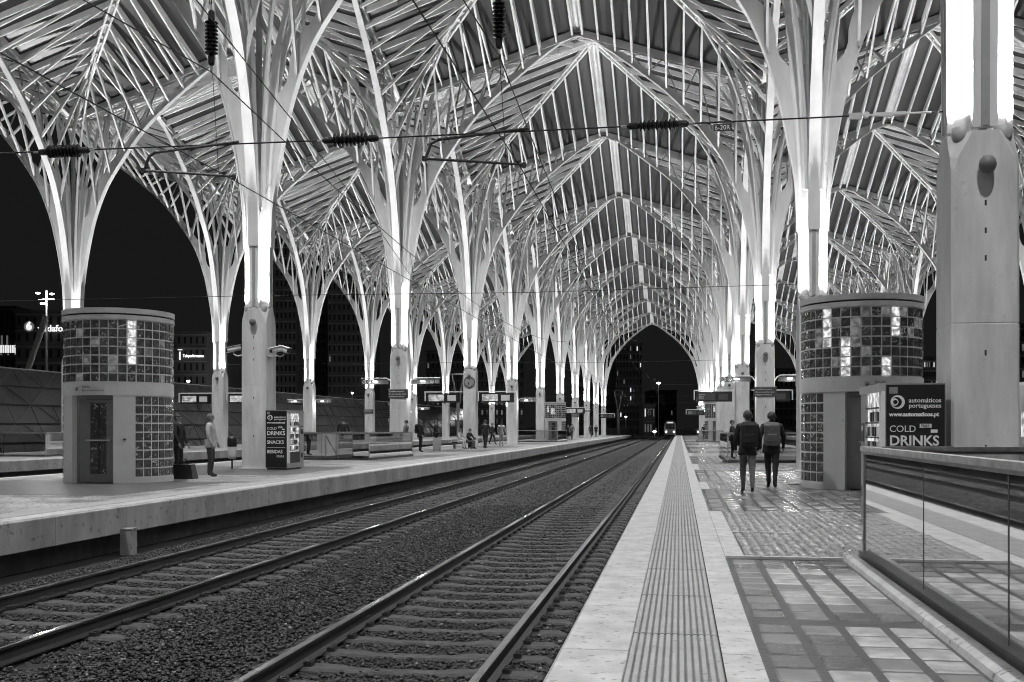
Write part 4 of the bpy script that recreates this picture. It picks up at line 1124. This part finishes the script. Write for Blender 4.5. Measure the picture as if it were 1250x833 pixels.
# stair window column of the apartment tower
# floodlight mast and leaning strut
fx, fy, fz = pix(57, 355, 95)
t = thing('floodlight_mast', 'tall mast with three bright floodlights at the left edge', 'floodlight mast', (fx, fy, -1))
a = MB(); a.tube([(0,0,0),(0,0,fz+1)], [.14,.07], steel_grey, 10); a.build('pole', t)
a = MB(); a.bar((-.8,0,fz+.2),(.8,0,fz+.2),.08,.08,steel_grey); a.build('crossbar', t)
for dx, dz in ((-.75,.75),(.65,.65),(-.3,-.2)):
    a = MB(); a.lathe([(0,-.1),(.16,-.05),(.2,.05),(.0,.1)], lamp_hot, 12, c=(dx,-.2,fz+dz)); a.build('floodlight', t)
lamp((0,-.6,fz+.5), 900, .3, parent=t)
sx_, sy_, sz_ = pix(30, 447, 80); sx2, sy2, sz2 = pix(56, 386, 80)
t = thing('leaning_strut', 'slanting dark steel strut rising from the hall roof at left', 'strut', (sx_, sy_, sz_))
a = MB(); a.bar((0,0,-1),(sx2-sx_,sy2-sy_,sz2-sz_),.34,.3,steel_grey); a.build('beam', t); a = MB(); a.bar((.22,-.1,-1),(sx2-sx_+.2,sy2-sy_-.1,sz2-sz_-.3),.1,.12,steel); a.build('brace', t)
# street lamp star beyond the arch
def streetlamp(px, py, Zc, lab, pw=0, sz=.22):
    x, y, z = pix(px, py, Zc)
    t = thing('street_lamp', lab, 'street lamp', (x, y, -1.05), 0, 'distant street lamps')
    a = MB(); a.tube([(0,0,0),(0,0,z+1.05)], .09, steel_grey, 8); a.build('pole', t)
    a = MB(); a.lathe([(0,-sz*.6),(sz,-sz*.2),(sz,sz*.2),(0,sz*.6)], lamp_hot, 12, c=(0,-.1,z+1.05)); a.build('lamp_head', t)
streetlamp(804, 468, 300, 'bright street lamp seen through the far arch', sz=.55)
streetlamp(799, 527, 240, 'low lamp beside the far tracks', sz=.4)
streetlamp(764, 509, 260, 'small lamp left of the far train under the apartment tower', sz=.3)
streetlamp(188, 469.5, 70, 'bright lamp left of the left kiosk in front of the hall', sz=.0001)
for (px_l, py_l, Zl) in ((190, 471, 71),):
    pass
for (px_l, Zl, pw_) in ((300, 190, 2600), (430, 200, 2600), (600, 250, 1500), (730, 290, 1200), (230, 150, 700), (20, 140, 700), (860, 250, 800)):  # lamps added only to brighten the dark facades
    x, y, z = pix(px_l, 490, Zl)
    t = thing('street_lamp', f'added lamp brightening the distant dark facades, {["first","second","third","fourth","fifth","sixth","seventh"][[300,430,600,730,230,20,860].index(px_l)]} of its kind', 'street lamp', (x, y, -1.05), 0, 'added fill lamps among the distant blocks')
    a = MB(); a.tube([(0,0,0),(0,0,9)], .09, steel_grey, 8); a.build('pole', t)
    a = MB(); a.tube([(0,0,9),(0,0,9.25)], .22, lampglass, 8); a.build('lamp_head', t)
    lamp((0, .0, 9.8), pw_, .3, parent=t)
# masts of the overhead line beyond the canopy
for (mx, my, lab) in ((-11.8, 206, 'forked steel mast at the end of the left platform'), (-30.0, 140, 'forked steel mast between the tracks behind the left platform'), (9.6, 206, 'forked steel mast beyond the right platform')):
    t = thing('catenary_mast', lab, 'mast', (mx, my, -1.02), 0, 'forked masts of the overhead line')
    a = MB(); a.tube([(0,0,0),(0,0,5.8)], .22, steel_grey, 8); a.build('pole', t)
    a = MB()
    for s in (-1, 1): a.tube([(0,0,5.2),(s*.8,0,9.6)], [.16,.10], steel_grey, 8)
    a.tube([(-1.1,0,9.7),(1.1,0,9.7)], .09, steel_grey, 8); a.build('fork', t)
# low fence at the platform ends
for (xa, xb, lab) in ((-17, -9.3, 'low dark fence closing the far end of the left platform'), (-.4, 8.2, 'low dark fence closing the far end of the right platform')):
    t = thing('end_fence', lab, 'fence', (xa, PEND-.4, 0), 0, 'fences at the platform ends')
    a = MB()
    for i in range(int((xb-xa)/.2)): a.box(i*.2, i*.2+.04, -.02, .02, 0, 1.1, dark)
    a.build('bars', t); a = MB(); a.bar((0,0,1.12),(xb-xa,0,1.12),.06,.06,steel_grey); a.build('top_rail', t)
wl = MB(); wl.box(-60, -9.6, 224, 224.5, -1.05, 1.4, facade_m); wl.box(.5, 60, 224, 224.5, -1.05, 1.4, facade_m)
tag(wl.build('trackside_wall'), 'dark low wall beyond the platform ends', 'wall')

# ------------------------------------------------------------------ trains
def coach(x, y0, L, lit, lab, head=False):
    t = thing('train_coach', lab, 'train', (x, y0, 0), 0, 'trains')
    a = MB(); w_ = 1.42
    prof = [(-w_,-.35),(-w_,2.0),(-w_+.08,2.5),(-w_+.35,2.95),(-.6,3.15),(.6,3.15),(w_-.35,2.95),(w_-.08,2.5),(w_,2.0),(w_,-.35)]
    n = len(prof); vs = [(p, 0, z) for p, z in prof] + [(p, L, z) for p, z in prof]
    a.add(vs, [(i, (i+1) % n, n+(i+1) % n, n+i) for i in range(n)] + [tuple(range(n)), tuple(range(n, 2*n))[::-1]], train_m); a.build('body', t)
    if not head:
        k = 0; yy = 1.0
        while yy < L - 1.8:
            dr = (k % 5 == 2)
            a = MB(); a.box(-w_-.012, -w_-.001, yy, yy + 1.3, .1 if dr else .95, 2.0 if dr else 1.9, lit_train if lit(k) else train_d); a.build('door' if dr else 'window', t); yy += 1.75; k += 1
        a = MB()
        for i in range(4): a.box(-w_-.008, -w_-.001, .2, L-.2, -.25+i*.08, -.22+i*.08, dark)
        a.build('skirt', t)
    else:
        a = MB(); a.box(-1.1, 1.1, -.012, -.001, 1.1, 2.3, train_d); a.build('windscreen', t)
        for s in (-1, 1): a = MB(); a.tube([(s*.95,-.02,.4),(s*.95,-.08,.4)], .16, lamp_hot, 12); a.build('headlight', t)
        a = MB(); a.box(-.7,.7,-.02,-.001,2.55,2.8, lit_window); a.build('destination_display', t)
        a = MB(); a.bar((-w_-.01, .2, 1.4),(-w_-.01, 18, 1.4), .02, .7, lit_train, side=(1,0,0)); a.build('windows', t)
    a = MB()
    for yy in (2, 4.4, L-4.4, L-2):
        a.tube([(-.9, yy, -.38), (.9, yy, -.38)], .2, dark, 14)
    a.build('wheels', t)
coach(14.33, 40, 24, lambda k: k < 3, 'parked coach with lit windows at the right edge behind the nearest column')
coach(14.33, 65, 24, lambda k: k % 4 == 0, 'middle coach of the parked train hidden behind the right kiosk')
coach(14.33, 90, 24, lambda k: k % 3 == 0, 'far coach of the parked train seen left of the right kiosk')
coach(-2.2, 262, 24, lambda k: True, 'distant train arriving with bright headlights at the end of the tracks', head=True)

# ------------------------------------------------------------------ people
def person(x, y, face, lab, h=1.68, top=cl_dark, leg=cl_jean, pose='stand', pack=None, hairc=hair_m, bulk=1.14, arms=None, z=0, cap=None, pack_lab=''):
    t = thing('person', lab, 'person', (x, y, z), face)      # faces local -y
    s = h / 1.72; V = []; Rr = []; E = []; tag_ = []
    def v(p, r, par=None, m='top'):
        V.append(Vector(p) * s); Rr.append(r * s); tag_.append(m)
        if par is not None: E.append((par, len(V)-1))
        return len(V)-1
    seat = pose == 'sit'
    hz = .50 if seat else .93
    walk = .0 if pose != 'walk' else .22
    B = bulk
    pe = v((0, 0, hz), .135*B, None, 'leg')
    w1 = v((0, -.02 if not seat else .0, hz+.16), .130*B, pe); c1 = v((0, 0 if not seat else -.05, hz+.36), .150*B, w1); c2 = v((0, .0 if not seat else -.10, hz+.47), .12*B, c1)
    lean = (-.14 if seat else 0)
    nk = v((0, lean*.8, hz+.545), .058, c2, 'skin'); ch = v((0, lean-.015, hz+.61), .066, nk, 'skin'); hd = v((0, lean-.012, hz+.685), .090, ch, 'skin'); tp = v((0, lean-.002, hz+.745), .070, hd, 'skin')
    arms = arms or ((.05, -.05), (.05, -.05))
    hands = []
    for sg, (ay, by) in zip((-1, 1), arms):
        sh_ = v((sg*.165*B, lean*.6, hz+.475), .065*B, c2); el = v((sg*.235*B, lean*.5 + (.02 if not seat else -.12) - ay*1.2, hz+.21 if not seat else hz+.22), .050*B, sh_)
        wr = v((sg*.225*B - sg*abs(by)*.25, lean*.4 - .06 + by*1.8 - (.26 if seat else 0), (hz-.02) if not seat else hz+.10), .034, el)
        dirn = (V[wr] - V[el]).normalized(); pm = v(tuple(V[wr]/s + dirn*.06), .036, wr, 'skin'); hands.append((pm, dirn, sg))
    for sg in (-1, 1):
        hp = v((sg*.085, 0, hz-.06), .098*B, pe, 'leg')
        if seat:
            kn = v((sg*.11, -.42, hz+.0), .070, hp, 'leg'); an = v((sg*.11, -.40, .10), .048, kn, 'leg'); ft = an
        else:
            kn = v((sg*(.095 if not walk else .078), -.03 - sg*walk*.55, .50), .070, hp, 'leg'); an = v((sg*(.10 if not walk else .062), .02 - sg*walk*1.1 + (0 if sg > 0 else 0), .10 + (.03 if (walk and sg < 0) else 0)), .046, kn, 'leg')
        hx = V[an]/s
        bl = v((hx.x + sg*.01, hx.y - .09, hx.z - .062), .036, an, 'shoe'); te = v((hx.x + sg*.015, hx.y - .17, hx.z - .068), .030, bl, 'shoe')
    me = bpy.data.meshes.new('tmp'); me.from_pydata([tuple(p) for p in V], E, [])
    ob = bpy.data.objects.new('tmp', me); COL.objects.link(ob)
    md = ob.modifiers.new('s', 'SKIN'); sd = me.skin_vertices[0].data
    for i, r in enumerate(Rr): sd[i].radius = (r, r * (.82 if tag_[i] == 'top' and i in (w1, c1, c2) else 1)); sd[i].use_root = (i == pe)
    sb = ob.modifiers.new('u', 'SUBSURF'); sb.levels = 2; sb.render_levels = 2
    bpy.context.view_layer.update()
    dg = bpy.context.evaluated_depsgraph_get(); ev = bpy.data.meshes.new_from_object(ob.evaluated_get(dg))
    COL.objects.unlink(ob); bpy.data.objects.remove(ob)
    out = MB(); out.mats = [top, leg, skin, shoe_m]; code = {'top': 0, 'leg': 1, 'skin': 2, 'shoe': 3}
    from mathutils import noise as _n
    out.v = [tuple(q.co + q.normal * (.010 * _n.noise(q.co * 9 + Vector((x, y, 0))) + .005 * _n.noise(q.co * 24)) * (1 if q.co.z < (hz + .5) * s else .2)) for q in ev.vertices]
    segs = [(V[a], V[b_], tag_[b_]) for a, b_ in E]
    for f in ev.polygons:
        c = f.center; best = 9; bt = 'top'
        for a, b_, m in segs:
            d = b_ - a; u = max(0, min(1, (c - a).dot(d) / max(d.length_squared, 1e-9))); dist = (c - (a + d*u)).length
            if dist < best: best = dist; bt = m
        if bt == 'top' and c.z < (hz - .10)*s and abs(c.x) < .16*s and not seat: bt = 'leg'
        out.f.append(tuple(f.vertices)); out.m.append(code[bt])
    # fingers, thumb, nose, ears as welded-in small forms
    for pm, dirn, sg in hands:
        base = V[pm]; side = Vector((0, 1, 0)) if abs(dirn.z) > .6 else Vector((1, 0, 0))
        for k in range(4):
            o_ = side * (k-1.5)*.018*s; L = (.062, .072, .068, .052)[k]*s
            p0 = base + o_ - dirn*.01; p1 = base + o_ + dirn*(.03*s + L*.5); p2 = p1 + (dirn*.8 + Vector((-sg*.5, -.2, 0))).normalized()*L*.5
            out.tube([p0, p1, p2], [.009*s, .0085*s, .0065*s], skin, 6)
        out.tube([base - dirn*.02*s, base + Vector((0, -.03, 0))*s + dirn*.015*s, base + Vector((0, -.035, 0))*s + dirn*.05*s], [.011*s, .010*s, .008*s], skin, 6)
    hc = V[hd]
    out.tube([hc + Vector((0,-.080,.012))*s, hc + Vector((0,-.105,-.022))*s, hc + Vector((0,-.088,-.034))*s], [.008*s,.015*s,.010*s], skin, 6)
    for sg in (-1, 1):
        out.lathe([(0,-.03*s),(.014*s,-.015*s),(.016*s,.012*s),(0,.03*s)], skin, 6, c=tuple(hc + Vector((sg*.088, .005, -.01))*s))
        out.lathe([(0,-.006*s),(.010*s,0),(0,.006*s)], shoe_m, 6, c=tuple(hc + Vector((sg*.032, -.083, .012))*s))
    out.bar(hc + Vector((-.024,-.082,-.052))*s, hc + Vector((.024,-.082,-.052))*s, .006*s, .008*s, cl_mid)
    b_ = out.build('body', t, smooth=True)
    if not seat and (top is cl_dark or top is cl_pale):
        ck = MB(); n_ = 20; prof_ = [(.150, .20, hz+.10), (.165, .13, hz+.0), (.168, .135, hz-.07), (.170, .14, hz-.13), (.160, .13, hz-.125)]
        k1 = ck.mi(top)
        for (ra, rb_, z_) in prof_:
            for j in range(n_):
                a = 2*math.pi*j/n_; wv = 1 + .05*math.sin(a*5 + x) * (1 if z_ < hz else .3)
                ck.v.append((ra*B*1.02*math.cos(a)*wv*s, rb_*min(1, .135/rb_+.12)*math.sin(a)*wv*s*B, z_*s))
        for i in range(len(prof_)-1):
            for j in range(n_): a0 = i*n_+j; b0 = i*n_+(j+1) % n_; ck.f.append((a0, b0, b0+n_, a0+n_)); ck.m.append(k1)
        ck.build('coat_skirt', t, smooth=True)
    # hair cap
    hm = MB(); n = 12
    rings = []
    for i in range(7):
        th = math.pi * (.03 + .55 * i / 6)
        for j in range(n):
            a = 2*math.pi*j/n; back = max(0, math.sin(a))
            r_ = .102*s*math.sin(th); zz = .112*s*math.cos(th) - (.055*s*back if i == 6 else 0) + (.03*s*(1-back) if i >= 5 else 0)
            hm.v.append((hc.x + r_*math.cos(a)*.95, hc.y + .012*s + r_*math.sin(a)*1.06, hc.z + .012*s + zz))
    k0 = hm.mi(hairc)
    for i in range(6):
        for j in range(n): a0 = i*n+j; b0 = i*n+(j+1) % n; hm.f.append((a0, b0, b0+n, a0+n)); hm.m.append(k0)
    hm.f.append(tuple(range(n))); hm.m.append(k0)
    hm.build('hair' if not cap else 'cap', t, smooth=True)
    if pack:
        p = MB(); cz = (hz + .30)*s; q = [(-.16,.11),(.16,.11),(.17,.27),(-.17,.27)]
        zz = [cz-.25, cz-.20, cz+.18, cz+.25]; sc_ = [.85, 1.0, .98, .7]
        vs = []
        for z_, c_ in zip(zz, sc_): vs += [(a*c_, .12 + (b2-.11)*c_, z_) for a, b2 in q]
        fs = [(0,3,2,1), (12,13,14,15)]
        for i in range(3):
            for k in range(4): a0 = i*4+k; b0 = i*4+(k+1)%4; fs.append((a0,b0,b0+4,a0+4))
        p.add(vs, fs, pack); p.box(-.11,.11,.27,.30,cz-.17,cz+.0,pack)
        me_ = p.mesh('backpack'); po = link('backpack', me_)
        tag(po, pack_lab, 'backpack'); po.location = (x, y, z); po.rotation_euler = (0, 0, face)
        bv = po.modifiers.new('b', 'BEVEL'); bv.width = .035; bv.segments = 3
    return t
A = math.pi
person(1.93, 22.56, A*.98, 'person in dark clothes walking away with a pale grey backpack, right platform', 1.62, cl_dark, cl_dark, 'walk', pack=cl_mid, pack_lab='pale grey backpack on the walking person right of the other walker', arms=((.05,-.02),(-.05,.02)))
person(1.33, 20.9, A*1.02, 'person in dark coat walking away, left of the one with the grey backpack', 1.62, cl_dark, cl_mid, 'walk', pack=cl_dark, pack_lab='dark backpack on the walking person left of the other walker', bulk=1.08)
person(-12.95, 25.5, A*.5, 'person in dark coat standing right behind the left kiosk', 1.66, cl_dark, cl_dark, 'stand')
person(-12.24, 25.9, A*.55, 'person in pale jacket and cap standing right of the left kiosk', 1.66, cl_pale, cl_jean, 'stand', hairc=cl_mid, cap=True, bulk=1.1, arms=((.03,-.02),(.06,-.04)))
bg = MB(); bg.hexa([(-.36,-.16,0),(.36,-.16,0),(.36,.16,0),(-.36,.16,0),(-.26,-.12,.36),(.28,-.12,.36),(.28,.12,.36),(-.26,.12,.36)], black); bg.tube([(-.15,0,.35),(-.1,0,.5),(.1,0,.5),(.15,0,.35)], .014, black, 6)
o = bg.build('travel_bag'); o.location = (-12.45, 24.75, 0); tag(o, 'black travel bag on the ground beside the left kiosk', 'bag')
person(-16.9, 51.0, A*1.1, 'person in dark jacket behind the glass balustrade, seen between two left columns', 1.82, cl_dark, cl_dark, 'stand', arms=((.1,-.12),(.1,-.12)))
person(-12.6, 47.25, -A*.5, 'person standing behind the glass balustrade, in front of the third left column', 1.66, cl_mid, cl_dark, 'stand')
person(-13.75, 54.5, A*.5, 'person with dark jacket and backpack facing the tracks, right of the third left column', 1.74, cl_dark, cl_dark, 'stand', pack=cl_dark, pack_lab='dark backpack of the person right of the third left column')
person(-14.55, 61.5, A*.6, 'person in dark coat beside the white suitcase', 1.74, cl_dark, cl_dark, 'stand')
def suitcase(x, y, m, lab, h_=.72, w_=.46):
    t = thing('suitcase', lab, 'suitcase', (x, y, 0), .1)
    a = MB(); a.box(-w_/2,w_/2,-.13,.13,.06,h_,m)
    for i in range(4): a.box(-w_/2-.004,w_/2+.004,-.134,.134,.15+i*.14,.17+i*.14,m)
    a.build('shell', t); a = MB()
    for sx in (-.17,.17):
        for sy in (-.09,.09): a.tube([(sx-.02,sy,.035),(sx+.02,sy,.035)], .035, black, 8)
    a.build('wheels', t); a = MB(); a.tube([(-.1,.1,h_),(-.1,.1,h_+.3),(.1,.1,h_+.3),(.1,.1,h_)], .012, dark, 6); a.build('handle', t)
suitcase(-13.75, 58.4, case_w, 'white hard suitcase standing on the left platform')
suitcase(-12.9, 64.2, black, 'black suitcase beside the seated travellers', .6, .4)
person(-13.55, 63.6, A*.35, 'seated person in pale clothes in front of the clock column', 1.66, cl_pale, cl_pale, 'sit')
person(-13.05, 63.9, A*.4, 'seated person in dark top in front of the clock column', 1.66, cl_dark, cl_mid, 'sit')
bn = thing('bench', 'low dark bench under the two seated people', 'bench', (-13.25, 63.9, 0), A*.0)
a = MB(); a.box(-.8,.5,-.22,.25,.36,.42,dark); a.build('seat', bn)
for s in (-.7,.4): a = MB(); a.box(s,s+.06,-.2,.2,0,.36,dark); a.build('leg', bn)
person(-11.95, 63.9, A*1.0, 'tall person in black seen from behind, right of the clock column', 1.80, cl_dark, cl_dark, 'walk')
person(-12.55, 66.9, A*.2, 'person in dark top half hidden behind the person in black', 1.72, cl_mid, cl_pale, 'stand')
person(-14.4, 80.0, A*.4, 'slim person in black walking between the clock column and the next', 1.68, cl_dark, cl_dark, 'walk')
person(-12.5, 73.0, A*1.0, 'person all in white standing right of the clock column', 1.74, cl_pale, cl_pale, 'stand')
person(-11.8, 115.6, 0, 'distant person in grey striding in front of the small left kiosk', 1.74, cl_mid, cl_mid, 'walk')
person(-12.4, 117.2, 0, 'distant person in black behind the one in grey', 1.70, cl_dark, cl_dark, 'stand')
person(-12.6, 150, 0, 'far person in dark coat by the end columns, left of the pair', 1.74, cl_dark, cl_mid, 'stand')
person(-11.9, 151, 0, 'far person in dark coat by the end columns, right of the pair', 1.74, cl_dark, cl_mid, 'stand')
person(2.2, 44.6, A*.5, 'person behind the distant balustrade on the right platform, only head showing', 1.62, cl_dark, cl_dark, 'stand')
person(2.75, 118, 0, 'far person on the right platform in front of the small kiosk, left one', 1.7, cl_dark, cl_dark, 'stand')
person(3.3, 118.5, 0, 'far person on the right platform in front of the small kiosk, right one', 1.7, cl_mid, cl_dark, 'stand')
suitcase(-11.2, 131, case_w, 'small pale suitcase far along the left platform', .5, .4)
